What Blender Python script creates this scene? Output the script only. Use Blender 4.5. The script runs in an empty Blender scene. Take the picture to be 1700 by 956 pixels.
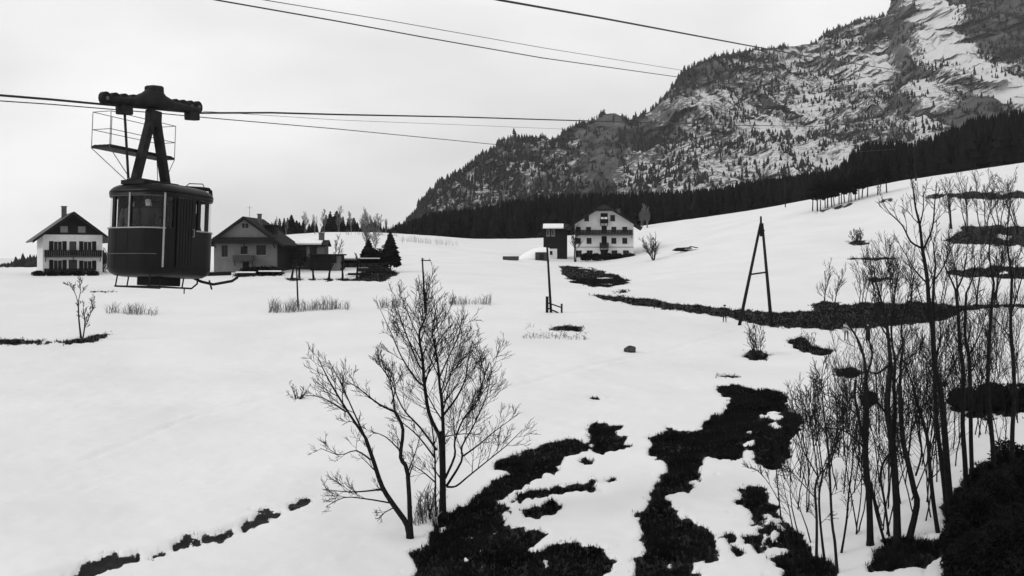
import bpy, bmesh, math, random
import numpy as np
from mathutils import Vector, Matrix, Quaternion

# ------------------------------------------------------------------ camera, sky, sun, exposure
scene = bpy.context.scene
col = scene.collection
FPX, HOR, CX = 1900.0, 430.0, 850.0          # focal length, horizon and centre in photograph pixels (1700 wide)
cam_data = bpy.data.cameras.new('camera')
cam_data.sensor_width = 36.0
cam_data.lens = 36.0 * FPX / 1700.0
cam_data.shift_y = -(478.0 - HOR) / 1700.0
cam_data.clip_start = 0.5
cam_data.clip_end = 12000
cam = bpy.data.objects.new('camera', cam_data)
cam.rotation_euler = (math.radians(90), 0, 0)
col.objects.link(cam)
scene.camera = cam

SUN_EL, SUN_AZ = math.radians(31), math.radians(-112)   # azimuth clockwise from the view direction (+Y): behind, left
world = bpy.data.worlds.new('World')
scene.world = world
world.use_nodes = True
wn, wl = world.node_tree.nodes, world.node_tree.links
wn.clear()
w_out = wn.new('ShaderNodeOutputWorld')
w_bg = wn.new('ShaderNodeBackground')
w_sky = wn.new('ShaderNodeTexSky')
w_sky.sky_type = 'NISHITA'
w_sky.sun_disc = False
w_sky.sun_elevation = SUN_EL
w_sky.sun_rotation = SUN_AZ
w_sky.air_density = 1.0
w_sky.dust_density = 3.0
w_bw = wn.new('ShaderNodeRGBToBW')
w_mul = wn.new('ShaderNodeMath'); w_mul.operation = 'MULTIPLY'; w_mul.inputs[1].default_value = 0.35
w_tc = wn.new('ShaderNodeTexCoord')
w_map = wn.new('ShaderNodeMapping'); w_map.inputs['Scale'].default_value = (1.0, 1.0, 2.6)
w_noise = wn.new('ShaderNodeTexNoise')
w_noise.inputs['Scale'].default_value = 2.3
w_noise.inputs['Detail'].default_value = 4
w_noise.inputs['Roughness'].default_value = 0.45
w_ramp = wn.new('ShaderNodeMapRange')
w_ramp.inputs['From Min'].default_value = 0.36
w_ramp.inputs['From Max'].default_value = 0.66
w_ramp.inputs['To Min'].default_value = 5.9
w_ramp.inputs['To Max'].default_value = 8.9
w_mix = wn.new('ShaderNodeMix'); w_mix.data_type = 'FLOAT'
w_mix.inputs['Factor'].default_value = 0.93
wl.new(w_sky.outputs['Color'], w_bw.inputs['Color'])
wl.new(w_bw.outputs['Val'], w_mul.inputs[0])
wl.new(w_tc.outputs['Generated'], w_map.inputs['Vector'])
wl.new(w_map.outputs['Vector'], w_noise.inputs['Vector'])
wl.new(w_noise.outputs['Fac'], w_ramp.inputs['Value'])
wl.new(w_mul.outputs['Value'], w_mix.inputs['A'])
wl.new(w_ramp.outputs['Result'], w_mix.inputs['B'])
wl.new(w_mix.outputs['Result'], w_bg.inputs['Color'])
w_bg.inputs['Strength'].default_value = 0.127
wl.new(w_bg.outputs['Background'], w_out.inputs['Surface'])

sun_data = bpy.data.lights.new('sun', 'SUN')
sun_data.energy = 1.0
sun_data.angle = math.radians(12)
sun_data.color = (1, 1, 1)
sun = bpy.data.objects.new('sun', sun_data)
sd = Vector((math.sin(SUN_AZ) * math.cos(SUN_EL), math.cos(SUN_AZ) * math.cos(SUN_EL), math.sin(SUN_EL)))
sun.rotation_euler = sd.to_track_quat('Z', 'Y').to_euler()
sun.location = sd * 400
col.objects.link(sun)

vs = scene.view_settings
vs.view_transform = 'Standard'
vs.look = 'None'
vs.exposure = 0.06
vs.gamma = 1.0
vs.use_curve_mapping = False
scene.cycles.max_bounces = 6
scene.cycles.transparent_max_bounces = 12
scene.cycles.use_denoising = True

# ------------------------------------------------------------------ helpers
rng = np.random.default_rng(11)
rnd = random.Random(7)

def P(x, y, Y):
    return Vector(((x - CX) / FPX * Y, Y, (HOR - y) / FPX * Y))

def _hash(ix, iy, iz, seed):
    h = (ix.astype(np.int64) * 374761393 + iy.astype(np.int64) * 668265263 + iz.astype(np.int64) * 1440670441 + seed * 1013904223) & 0xFFFFFFFF
    h = ((h ^ (h >> 13)) * 1274126177) & 0xFFFFFFFF
    h = h ^ (h >> 16)
    return (h & 0xFFFFFF) / float(0xFFFFFF)

def vnoise(x, y, z=None, seed=0):
    x = np.asarray(x, float); y = np.asarray(y, float)
    z = np.zeros_like(x) if z is None else np.asarray(z, float)
    xi, yi, zi = np.floor(x), np.floor(y), np.floor(z)
    fx, fy, fz = x - xi, y - yi, z - zi
    fx = fx * fx * (3 - 2 * fx); fy = fy * fy * (3 - 2 * fy); fz = fz * fz * (3 - 2 * fz)
    def c(a, b, d): return _hash(xi + a, yi + b, zi + d, seed)
    def l(a, b, t): return a + (b - a) * t
    return l(l(l(c(0,0,0), c(1,0,0), fx), l(c(0,1,0), c(1,1,0), fx), fy),
             l(l(c(0,0,1), c(1,0,1), fx), l(c(0,1,1), c(1,1,1), fx), fy), fz) * 2 - 1

def fbm(x, y, z=None, octv=4, seed=0, gain=0.5):
    s, a, f = 0, 1.0, 1.0
    for o in range(octv):
        s = s + a * vnoise(np.asarray(x) * f, np.asarray(y) * f, None if z is None else np.asarray(z) * f, seed + o * 17)
        a *= gain; f *= 2.03
    return s

def tag(o, label=None, cat=None, group=None, kind=None):
    if label: o['label'] = label
    if cat: o['category'] = cat
    if group: o['group'] = group
    if kind: o['kind'] = kind
    return o

def empty(name, loc=(0, 0, 0), rz=0.0, label=None, cat=None, group=None):
    o = bpy.data.objects.new(name, None)
    o.empty_display_size = 0.3
    o.location = loc
    o.rotation_euler = (0, 0, rz)
    col.objects.link(o)
    return tag(o, label, cat, group)

def link_mesh(name, me, mat=None, parent=None):
    o = bpy.data.objects.new(name, me)
    if mat is not None and not me.materials: me.materials.append(mat)
    col.objects.link(o)
    if parent is not None: o.parent = parent
    return o

class MB:
    """collects simple shapes into one mesh"""
    def __init__(self): self.v, self.f, self.smooth = [], [], False
    def add(self, vs_, fs_):
        n = len(self.v)
        self.v.extend([tuple(p) for p in vs_])
        self.f.extend([tuple(i + n for i in f) for f in fs_])
        return self
    def box(self, x0, x1, y0, y1, z0, z1, M=None):
        p = [(x0,y0,z0),(x1,y0,z0),(x1,y1,z0),(x0,y1,z0),(x0,y0,z1),(x1,y0,z1),(x1,y1,z1),(x0,y1,z1)]
        if M is not None: p = [M @ Vector(q) for q in p]
        return self.add(p, [(0,3,2,1),(4,5,6,7),(0,1,5,4),(1,2,6,5),(2,3,7,6),(3,0,4,7)])
    def bar(self, a, b, w, h=None):
        """a square bar from a to b"""
        a, b = Vector(a), Vector(b)
        h = h or w
        d = b - a
        q = d.to_track_quat('Z', 'Y').to_matrix().to_4x4()
        return self.box(-w/2, w/2, -h/2, h/2, 0, d.length, Matrix.Translation(a) @ q)
    def tube(self, pts, rad, n=6, cap=True):
        pts = [Vector(p) for p in pts]
        if not isinstance(rad, (list, tuple, np.ndarray)): rad = [rad] * len(pts)
        base = len(self.v)
        t0 = (pts[1] - pts[0]).normalized()
        ref = Vector((0.3, 0.9, 0.1)) if abs(t0.z) > 0.8 else Vector((0, 0, 1))
        for i, p in enumerate(pts):
            if i == 0: t = pts[1] - pts[0]
            elif i == len(pts) - 1: t = pts[-1] - pts[-2]
            else: t = pts[i + 1] - pts[i - 1]
            if t.length < 1e-9: t = Vector((0, 0, 1))
            t.normalize()
            u = t.cross(ref)
            if u.length < 1e-4: u = t.cross(Vector((1, 0.2, 0)))
            u.normalize(); w = t.cross(u)
            for k in range(n):
                a = 2 * math.pi * k / n
                self.v.append(tuple(p + (u * math.cos(a) + w * math.sin(a)) * rad[i]))
        for i in range(len(pts) - 1):
            for k in range(n):
                k2 = (k + 1) % n
                self.f.append((base + i*n + k, base + i*n + k2, base + (i+1)*n + k2, base + (i+1)*n + k))
        if cap:
            self.f.append(tuple(base + k for k in range(n))[::-1])
            self.f.append(tuple(base + (len(pts)-1)*n + k for k in range(n)))
        return self
    def loft(self, rings, cap0=True, cap1=True):
        base = len(self.v); n = len(rings[0])
        for r in rings: self.v.extend([tuple(p) for p in r])
        for i in range(len(rings) - 1):
            for k in range(n):
                k2 = (k + 1) % n
                self.f.append((base + i*n + k, base + i*n + k2, base + (i+1)*n + k2, base + (i+1)*n + k))
        if cap0: self.f.append(tuple(base + k for k in range(n))[::-1])
        if cap1: self.f.append(tuple(base + (len(rings)-1)*n + k for k in range(n)))
        return self
    def mesh(self, name, mat=None, smooth=False):
        me = bpy.data.meshes.new(name)
        me.from_pydata(self.v, [], self.f)
        if mat is not None: me.materials.append(mat)
        if smooth: me.polygons.foreach_set('use_smooth', [True] * len(me.polygons))
        me.update()
        return me
    def build(self, name, mat, parent=None, smooth=False, bevel=0.0):
        o = link_mesh(name, self.mesh(name, mat, smooth), None, parent)
        if bevel:
            m = o.modifiers.new('bevel', 'BEVEL'); m.width = bevel; m.segments = 2; m.limit_method = 'ANGLE'
        return o

# ------------------------------------------------------------------ materials (black and white film: all neutral greys)
def mat(name, v, rough=0.8, var=0.25, scale=3.0, bump=0.0, metal=0.0, stretch=(1, 1, 1), spec=0.08, detail=5):
    m = bpy.data.materials.new(name)
    m.use_nodes = True
    n, l = m.node_tree.nodes, m.node_tree.links
    b = n['Principled BSDF']
    b.inputs['Roughness'].default_value = rough
    b.inputs['Metallic'].default_value = metal
    b.inputs['Specular IOR Level'].default_value = spec
    tc = n.new('ShaderNodeTexCoord')
    mp = n.new('ShaderNodeMapping'); mp.inputs['Scale'].default_value = stretch
    no = n.new('ShaderNodeTexNoise'); no.inputs['Scale'].default_value = scale
    no.inputs['Detail'].default_value = detail; no.inputs['Roughness'].default_value = 0.6
    mr = n.new('ShaderNodeMapRange')
    mr.inputs['From Min'].default_value = 0.3; mr.inputs['From Max'].default_value = 0.7
    mr.inputs['To Min'].default_value = v * (1 - var); mr.inputs['To Max'].default_value = v * (1 + var)
    l.new(tc.outputs['Object'], mp.inputs['Vector']); l.new(mp.outputs['Vector'], no.inputs['Vector'])
    l.new(no.outputs['Fac'], mr.inputs['Value']); l.new(mr.outputs['Result'], b.inputs['Base Color'])
    if bump:
        bp = n.new('ShaderNodeBump'); bp.inputs['Strength'].default_value = bump; bp.inputs['Distance'].default_value = 0.03
        l.new(no.outputs['Fac'], bp.inputs['Height']); l.new(bp.outputs['Normal'], b.inputs['Normal'])
    return m

M = {}
M['bark'] = mat('bark', 0.012, 0.9, 0.4, 9, 0.4)
M['bark_far'] = mat('bark_far', 0.022, 0.9, 0.3, 5)
M['bark_pale'] = mat('bark_pale', 0.12, 0.9, 0.3, 5)
M['needles'] = mat('needles', 0.010, 0.85, 0.45, 1.2)
M['needles_wood'] = mat('needles_wood', 0.0075, 0.9, 0.4, 0.05)
M['needles_far'] = mat('needles_far', 0.018, 0.9, 0.4, 0.03)
M['heather'] = mat('heather', 0.009, 0.95, 0.85, 0.55)
M['reed'] = mat('reed', 0.16, 0.9, 0.35, 0.7)
M['twigs'] = mat('twigs', 0.05, 0.9, 0.3, 2)
M['wood_dark'] = mat('wood_dark', 0.014, 0.75, 0.35, 3, 0.2, stretch=(6, 6, 1))
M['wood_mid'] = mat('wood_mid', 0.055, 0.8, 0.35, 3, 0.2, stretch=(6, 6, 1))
M['wood_grey'] = mat('wood_grey', 0.16, 0.85, 0.3, 3, 0.2, stretch=(6, 6, 1))
M['plaster_white'] = mat('plaster_white', 0.62, 0.85, 0.09, 1.2, 0.15)
M['plaster_grey'] = mat('plaster_grey', 0.13, 0.85, 0.18, 0.9, 0.15)
M['plaster_mid'] = mat('plaster_mid', 0.19, 0.85, 0.15, 0.9, 0.15)
M['plaster_trim'] = mat('plaster_trim', 0.22, 0.85, 0.15, 2)
M['shingle'] = mat('shingle', 0.018, 0.85, 0.35, 2.0, 0.3)
M['shingle_grey'] = mat('shingle_grey', 0.12, 0.85, 0.25, 2.0, 0.3)
M['frame_pale'] = mat('frame_pale', 0.42, 0.6, 0.1, 4)
M['chimney'] = mat('chimney', 0.09, 0.9, 0.3, 4, 0.3)
M['rock'] = mat('rock', 0.05, 0.9, 0.5, 3, 0.6)
M['snow_cap'] = mat('snow_cap', 0.80, 0.7, 0.04, 1.5, 0.1)
M['cabin_paint'] = mat('cabin_paint', 0.0055, 0.42, 0.35, 1.6, 0.03, spec=0.13)
M['cabin_dark'] = mat('cabin_dark', 0.010, 0.5, 0.3, 2)
M['cabin_trim'] = mat('cabin_trim', 0.26, 0.35, 0.25, 5, 0, metal=0.6)
M['cabin_inside'] = mat('cabin_inside', 0.06, 0.7, 0.2, 3)
M['steel'] = mat('steel', 0.016, 0.6, 0.4, 4, 0.1, metal=0.0)
M['steel_light'] = mat('steel_light', 0.09, 0.6, 0.3, 6)
M['cable'] = mat('cable', 0.03, 0.5, 0.2, 30, metal=0.3)
M['skin'] = mat('skin', 0.5, 0.6, 0.08, 20)
M['hair'] = mat('hair', 0.02, 0.7, 0.3, 30)
M['cloth_dark'] = mat('cloth_dark', 0.018, 0.9, 0.3, 12, 0.2)
M['cloth_mid'] = mat('cloth_mid', 0.07, 0.9, 0.25, 12, 0.2)
M['cloth_light'] = mat('cloth_light', 0.30, 0.9, 0.15, 12, 0.2)

def glass_mat(name, dark, tint=0.95):
    m = bpy.data.materials.new(name); m.use_nodes = True
    n, l = m.node_tree.nodes, m.node_tree.links
    n.clear()
    out = n.new('ShaderNodeOutputMaterial')
    tr = n.new('ShaderNodeBsdfTransparent'); tr.inputs['Color'].default_value = (tint, tint, tint, 1)
    gl = n.new('ShaderNodeBsdfGlossy'); gl.inputs['Roughness'].default_value = 0.03
    gl.inputs['Color'].default_value = (0.9, 0.9, 0.9, 1)
    mx = n.new('ShaderNodeMixShader')
    mx.inputs['Fac'].default_value = 0.012; l.new(tr.outputs['BSDF'], mx.inputs[1]); l.new(gl.outputs['BSDF'], mx.inputs[2])
    l.new(mx.outputs['Shader'], out.inputs['Surface'])
    return m
M['glass'] = glass_mat('cabin_glass', 0)
M['pane'] = mat('window_pane', 0.008, 0.15, 0.2, 2, spec=0.2)

# ------------------------------------------------------------------ terrain
# control points: photograph column, photograph row, distance
CP = [(0,956,38),(400,956,38),(850,956,38),(1300,956,36.5),(1700,956,34),(-500,956,40),(2300,930,33),
      (735,860,44.5),(200,860,46),(1000,860,44),(1400,860,42.5),(1700,860,39),(-400,860,48),
      (850,700,62),(200,700,64),(1300,700,58),(1700,700,54),(-400,700,66),(2200,700,48),
      (850,600,82),(200,600,88),(1250,600,84),(1700,600,78),
      (135,560,97),(900,545,101),(1300,562,99),(1600,560,94),(-300,560,98),
      (500,515,117),(200,520,114),(700,515,115),(912,520,112),(1200,535,114),(1280,545,110),(1450,550,107),(1600,522,113),(1800,520,112),(2200,520,100),
      (1000,489,131),(1200,509,124),(1400,512,122),(1600,505,121),
      (700,450,165),(500,465,152),(300,470,150),(130,455,178),(420,452,163),(0,456,176),(-300,455,180),
      (850,431,208),(1000,436,228),(950,460,183),(1150,430,200),(1100,378,292),(1060,376,315),(960,425,260),
      (1260,351,288),(1340,336,280),(1450,313,270),(1632,288,258),(1800,270,250),(2200,230,240),
      (1430,400,200),(1400,430,170),(1600,430,165),(1600,360,212),(1250,400,215),(1250,450,165),(1800,400,180),
      (600,389,282),(720,394,285),(800,402,292),(620,422,235),(760,425,235),(520,425,225),
      (100,449,240),(300,446,225),(0,450,235),(100,446,280),(300,442,270),(-300,448,260),
      (450,392,330),(650,392,345),(900,395,350),(1100,372,350),(1340,334,330),(1632,284,310),(2000,245,300),
      (100,443,400),(-300,443,400),(400,420,450),(650,405,450),(1000,385,460),(1340,345,450),(1700,300,430),
      (-300,441,900),(200,440,900),(650,418,900),(1000,410,900),(1400,390,900),(1900,370,900),
      (-300,438,2600),(600,430,2600),(1200,420,2600),(1900,410,2600),
      (0,1350,22),(850,1350,22),(1700,1350,21),(-600,1350,22),(2300,1300,21)]
cpa = np.array(CP, float)
_cu, _cv = (cpa[:, 0] - CX) / FPX * 2.2, np.log(cpa[:, 2])
def _tk(r2):
    return np.where(r2 > 1e-12, 0.5 * r2 * np.log(np.maximum(r2, 1e-12)), 0.0)
_n = len(CP)
_A = np.zeros((_n + 3, _n + 3))
_A[:_n, :_n] = _tk((_cu[:, None] - _cu[None]) ** 2 + (_cv[:, None] - _cv[None]) ** 2) + np.eye(_n) * 2e-4
_A[:_n, _n] = 1; _A[:_n, _n+1] = _cu; _A[:_n, _n+2] = _cv
_A[_n:, :_n] = _A[:_n, _n:].T
_tgt = (HOR - cpa[:, 1]) / FPX                 # slope seen from the camera height: z / distance
_w = np.linalg.solve(_A, np.concatenate([_tgt, [0, 0, 0]]))

def base_z(X, Y):
    X = np.asarray(X, float); Y = np.asarray(Y, float)
    sh = X.shape
    x, y = X.ravel(), Y.ravel()
    u, v = x / y * 2.2, np.log(y)
    out = np.zeros_like(x)
    for s in range(0, len(x), 40000):
        e = slice(s, s + 40000)
        r2 = (u[e, None] - _cu[None]) ** 2 + (v[e, None] - _cv[None]) ** 2
        out[e] = _tk(r2) @ _w[:_n] + _w[_n] + _w[_n+1] * u[e] + _w[_n+2] * v[e]
    z = out * y
    z = z + 0.10 * fbm(x / 9, y / 9, octv=3, seed=3) + 0.055 * fbm(x / 2.1, y / 2.6, octv=3, seed=4, gain=0.6) * np.clip((140 - y) / 60, 0, 1) + 0.22 * fbm(x / 26, y / 26, octv=2, seed=8) * np.clip((y - 40) / 60, 0.2, 1)
    return z.reshape(sh)

# bare ground and other dark patches, as outlines in the photograph unprojected on to the slope
def zq(ox, oy, s, pts): return [(ox + a / s, oy + b / s) for a, b in pts]
A1 = lambda pts: zq(640, 560, 2.4133, pts)
A2 = lambda pts: zq(1140, 560, 2.414, pts)
PATCH = [  # outline, distance range, edge raggedness in pixels
 (A1([(240,700),(330,670),(400,590),(490,545),(440,505),(540,455),(640,430),(740,410),(830,395),(800,370),(830,330),(870,335),(960,355),(905,380),(970,410),(950,440),(840,460),(700,470),(730,510),(640,550),(560,570),(500,620),(450,650),(510,690),(480,700),(510,760),(540,770),(650,780),(600,820),(520,850),(600,850),(740,800),(780,830),(850,840),(900,900),(870,940),(860,1010),(120,1010),(110,870),(180,800)]), 25, 75, 7),
 (A1([(520,650),(560,610),(740,585),(920,565),(930,580),(860,605),(700,615),(560,650)]), 25, 75, 6),
 (A1([(530,690),(580,675),(690,665),(690,690),(640,700),(600,725),(540,715)]), 25, 75, 6),
 (A1([(780,490),(890,480),(890,500),(790,508)]), 25, 75, 6),
 (A1([(1060,410),(1130,370),(1260,370),(1290,320),(1370,300),(1400,360),(1420,470),(1250,490),(1250,560),(1200,610),(1110,620),(1150,690),(1150,740),(1200,720),(1270,760),(1330,850),(1330,890),(1250,900),(1240,1010),(970,1010),(1000,890),(1050,870),(1030,770),(1010,740),(1060,680),(1050,630),(1090,570),(1150,500),(1070,460)]), 25, 75, 7),
 (A2([(130,200),(170,190),(300,215),(340,200),(390,230),(400,270),(450,330),(450,370),(410,410),(410,480),(370,520),(320,525),(270,480),(280,430),(290,395),(230,410),(220,450),(200,495),(110,470),(60,450),(70,350),(150,290),(160,255),(200,245),(140,225)]), 25, 85, 5),
 (A2([(200,640),(280,590),(320,600),(310,650),(380,710),(430,780),(470,830),(400,850),(330,830),(280,770),(280,690),(210,665)]), 25, 75, 6),
 (A2([(150,770),(200,780),(210,810),(160,800)]), 25, 75, 6), (A2([(160,840),(200,825),(230,860),(200,880)]), 25, 75, 6),
 (A2([(225,795),(300,800),(330,840),(260,860)]), 25, 75, 6), (A2([(300,890),(400,870),(470,830),(520,890),(600,890),(600,1000),(330,1000)]), 25, 75, 6),
 (A2([(730,900),(800,800),(920,800),(1040,800),(1040,860),(960,900),(860,920),(720,940)]), 25, 75, 5),
 ([(1567,829),(1596,808),(1616,775),(1640,767),(1760,740),(1760,1000),(1570,1000)], 25, 75, 5),
 ([(-40,560),(40,563),(100,566),(140,560),(170,552),(192,545),(185,553),(160,566),(130,571),(84,570),(-40,570)], 70, 130, 2),
 ([(395,873),(420,855),(455,842),(460,848),(430,864),(400,880)], 25, 60, 5), ([(478,838),(498,828),(520,824),(515,832),(490,845),(480,847)], 25, 60, 4),
 ([(90,958),(140,941),(235,917),(238,922),(185,936),(145,949),(100,964)], 25, 60, 5), ([(240,917),(300,900),(330,891),(333,896),(290,909)], 25, 60, 4), ([(340,890),(392,873),(394,879),(350,895)], 25, 60, 4),
 ([(905,543),(935,540),(972,543),(965,550),(910,549)], 80, 125, 2),
 ([(932,440),(985,447),(1010,452),(1045,466),(1025,474),(1010,478),(985,479),(950,470),(935,455)], 140, 225, 5), ([(985,488),(1020,485),(1045,478),(1040,486)], 120, 170, 1),
 ([(965,485),(1000,490),(1080,497),(1140,505),(1200,511),(1250,516),(1340,518),(1400,512),(1440,510),(1500,512),(1560,506),(1600,512),(1590,525),(1520,538),(1470,540),(1400,548),(1340,545),(1270,541),(1200,526),(1140,517),(1050,505),(1000,497)], 95, 150, 2.5),
 ([(1585,506),(1640,505.5),(1760,503),(1760,508),(1640,510.5),(1590,515)], 95, 150, 2),
 ([(1345,508),(1365,500),(1420,505),(1440,500),(1480,505),(1560,500),(1600,512),(1560,530),(1400,540)], 95, 150, 5),
 ([(1235,585),(1255,578),(1280,592),(1265,599),(1240,597)], 70, 110, 2), ([(1310,562),(1335,560),(1345,572),(1388,583),(1360,590),(1335,585),(1318,580)], 75, 115, 3),
 ([(1526,322),(1560,318),(1760,314),(1760,328),(1530,327)], 180, 300, 7), ([(1558,400),(1590,390),(1600,375),(1760,370),(1760,406),(1600,402)], 130, 260, 10),
 ([(1565,452),(1600,445),(1760,441),(1760,460),(1610,458)], 120, 200, 8), ([(1385,429),(1440,427),(1490,428),(1490,431),(1430,431.5)], 140, 220, 3),
 ([(1442,460),(1480,460),(1485,466),(1440,468)], 120, 180, 2), ([(1320,362),(1350,352),(1400,340),(1440,328),(1442,330.5),(1390,345),(1350,356)], 200, 310, 1),
 ([(1400,340),(1418,341),(1416,344),(1404,344)], 200, 310, 1), ([(1448,333),(1490,328),(1482,335),(1455,336)], 200, 310, 2),
 ([(1406,400),(1425,397),(1446,402),(1440,407),(1415,407)], 150, 250, 1.5), ([(1450,396),(1468,395),(1464,398)], 150, 250, 1),
 ([(978,659),(996,659),(998,662),(982,662)], 45, 90, 1), ([(1195,624),(1220,622),(1222,624),(1200,626)], 60, 90, 1),
 ([(140,484),(190,482),(190,485),(145,486)], 110, 180, 1), ([(1385,612),(1420,606),(1430,620),(1405,628)], 60, 100, 3), ([(1425,655),(1450,650),(1455,672),(1440,675)], 50, 80, 4),
 *[([(x + 10 * math.cos(a), 464 + 2.4 * math.sin(a)) for a in np.linspace(0, 6.28, 9)[:-1]], 110, 180, 1.5) for x in (484, 497, 521, 546, 569, 592)],
 ([(1575,660),(1590,650),(1612,655),(1640,648),(1680,655),(1720,650),(1740,676),(1690,684),(1632,688),(1600,672)], 35, 85, 22),
 ([(590,462),(600,452),(640,444),(662,452),(640,468),(610,468)], 120, 190, 3), ([(385,455),(470,450),(470,457),(390,460)], 120, 175, 2),  # dark patches by the evergreen and below the farmhouse
]
def poly_inside(px, py, poly):
    ins = np.zeros(px.shape, bool)
    x0, y0 = poly[-1]
    for x1, y1 in poly:
        c = ((y1 > py) != (y0 > py))
        with np.errstate(divide='ignore', invalid='ignore'):
            xx = (x0 - x1) * (py - y1) / (y0 - y1 + 1e-12) + x1
        ins ^= c & (px < xx)
        x0, y0 = x1, y1
    return ins

def bare_mask(X, Y, Z):
    """1 on bare earth and heather, 0 on snow"""
    px = CX + FPX * X / Y; py = HOR - FPX * Z / Y
    out = np.zeros(X.shape)
    for poly, ya, yb, rag in PATCH:
        xs = [p[0] for p in poly]; ys = [p[1] for p in poly]
        sel = (px > min(xs) - 14) & (px < max(xs) + 14) & (py > min(ys) - 14) & (py < max(ys) + 14) & (Y > ya) & (Y < yb)
        if not sel.any(): continue
        x, y, yy = px[sel], py[sel], Y[sel]
        wx, wy = X[sel], Y[sel]
        k = 45.0 / yy.mean()
        dx = rag * (fbm(wx * 1.7 * k, wy * 0.8 * k, octv=4, seed=5, gain=0.65))
        dy = 0.55 * rag * (fbm(wx * 1.7 * k + 40, wy * 0.8 * k, octv=4, seed=6, gain=0.65))
        ins = poly_inside(x + dx, y + dy, poly)
        # snow lying in the hollows inside the larger patches
        hole = (fbm(wx * 0.9 * k, wy * 0.45 * k, octv=5, seed=21, gain=0.62) > 0.93) & (rag >= 5)
        cur = out[sel]; cur[ins & ~hole] = 1.0; out[sel] = cur
    return out

us = np.concatenate([np.linspace(-1.25, -0.52, 40)[:-1], np.linspace(-0.52, 0.52, 580), np.linspace(0.52, 1.35, 44)[1:]])
ys_ = [20.0]
while ys_[-1] < 3200:
    y = ys_[-1]
    ys_.append(y * (1.025 if y < 36 else 1.0036 if y < 85 else 1.007 if y < 320 else 1.05))
ysv = np.array(ys_)
GU, GY = np.meshgrid(us, ysv)
GX = GU * GY
GZ = base_z(GX, GY)
GB = bare_mask(GX, GY, GZ)
def blur(a, n):
    a = a.copy()
    for _ in range(n): a = (a + np.roll(a, 1, 0) + np.roll(a, -1, 0) + np.roll(a, 1, 1) + np.roll(a, -1, 1)) / 5
    return a
# crumbling melt edge: lumps of snow left in the heather, flecks of earth in the snow
wide = blur(GB, 5); wider = blur(GB, 60)
crumb = fbm(GX * 2.6, GY * 1.3, octv=5, seed=33, gain=0.78)
terr = fbm(GX * 0.35 + 0.2 * GY, GY * 0.9, octv=3, seed=37)
fld = wide + 0.06 * (wide > 0.25) + 0.38 * crumb - 0.10 * np.clip(terr, 0, 2) * (wide > 0.3) - 0.30 * np.clip(0.85 - wider, 0, 1) * (wide < 0.02) - 0.2 * (wider < 0.02)
GB = np.where(GY < 78, (fld > 0.40) * 1.0, ((wide + 0.22 * crumb) > 0.5) * (wider > 0.01))
gb = blur(GB, 1)
near = np.clip((110 - GY) / 40, 0, 1)
# trodden tracks, and the little terrace bank across the lower meadow
def world_line(pts):
    out = []
    for x, y in pts:
        u = (x - CX) / FPX; yy = np.exp(np.linspace(math.log(30), math.log(230), 700)); zz = base_z(u * yy, yy); row = HOR - FPX * zz / yy
        k = int(np.argmax(row <= y)); out.append((u * yy[k], yy[k]))
    return out
def line_dist(pts):
    best = np.full(GX.shape, 1e9); sgn = np.zeros(GX.shape)
    for (x0, y0), (x1, y1) in zip(pts[:-1], pts[1:]):
        dx, dy = x1 - x0, y1 - y0
        t = np.clip(((GX - x0) * dx + (GY - y0) * dy) / (dx * dx + dy * dy), 0, 1)
        ex, ey = GX - x0 - t * dx, GY - y0 - t * dy
        d = ex * ex + ey * ey; m = d < best
        best = np.where(m, d, best); sgn = np.where(m, np.sign(dx * ey - dy * ex), sgn)
    return np.sqrt(best), sgn
for pts_, wd_, dp_ in [([(935,517),(1000,521),(1100,529),(1200,539),(1290,551),(1400,568),(1520,562)], 0.55, 0.16), ([(1130,516),(1230,531),(1330,552),(1420,560)], 0.4, 0.10), ([(300,470),(420,482),(560,487),(700,500),(860,520)], 0.5, 0.12),
                       ([(860,640),(960,612),(1060,592),(1180,560),(1240,545)], 0.35, 0.09), ([(150,760),(330,690),(520,640),(700,600)], 0.3, 0.06)]:
    d_, s_ = line_dist(world_line(pts_))
    GZ = GZ - dp_ * np.exp(-(d_ / wd_) ** 2) * (0.75 + 0.5 * vnoise(GX * 1.6, GY * 1.6, seed=44)) + 0.3 * dp_ * np.exp(-((d_ - 2 * wd_) / wd_) ** 2)
d_, s_ = line_dist(world_line([(40,968),(130,944),(235,920),(395,874),(455,845),(520,827),(600,812)]))
GZ = GZ + 0.13 * s_ * np.clip(d_ / 0.35, 0, 1) * np.exp(-d_ / 5.0) * np.clip(1.2 - GY / 60, 0, 1) * 2 * np.clip((525 - (CX + FPX * GX / GY)) / 90, 0, 1)
GZ = GZ - 0.13 * gb * (0.3 + 0.7 * near) + near * GB * 0.05 * fbm(GX * 2.5, GY * 2.5, octv=2, seed=30)

def H(x, y):
    return float(base_z(np.array([x]), np.array([y]))[0])

_scan = np.exp(np.linspace(math.log(24), math.log(420), 900))
def G(px, py, lo=24, hi=420):
    """ground point seen at a pixel, nearest hit between distances lo and hi"""
    u = (px - CX) / FPX
    z = base_z(u * _scan, _scan)
    row = HOR - FPX * z / _scan
    for i in range(len(_scan)):
        if _scan[i] < lo or _scan[i] > hi: continue
        if row[i] <= py:
            if i and _scan[i-1] >= lo:
                t = (row[i-1] - py) / max(1e-6, row[i-1] - row[i])
                Y = _scan[i-1] + t * (_scan[i] - _scan[i-1])
            else: Y = _scan[i]
            return Vector((u * Y, Y, H(u * Y, Y)))
    i = int(np.argmin(np.where((_scan >= lo) & (_scan <= hi), np.abs(row - py), 1e9)))
    Y = _scan[i]
    return Vector((u * Y, Y, H(u * Y, Y)))

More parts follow.
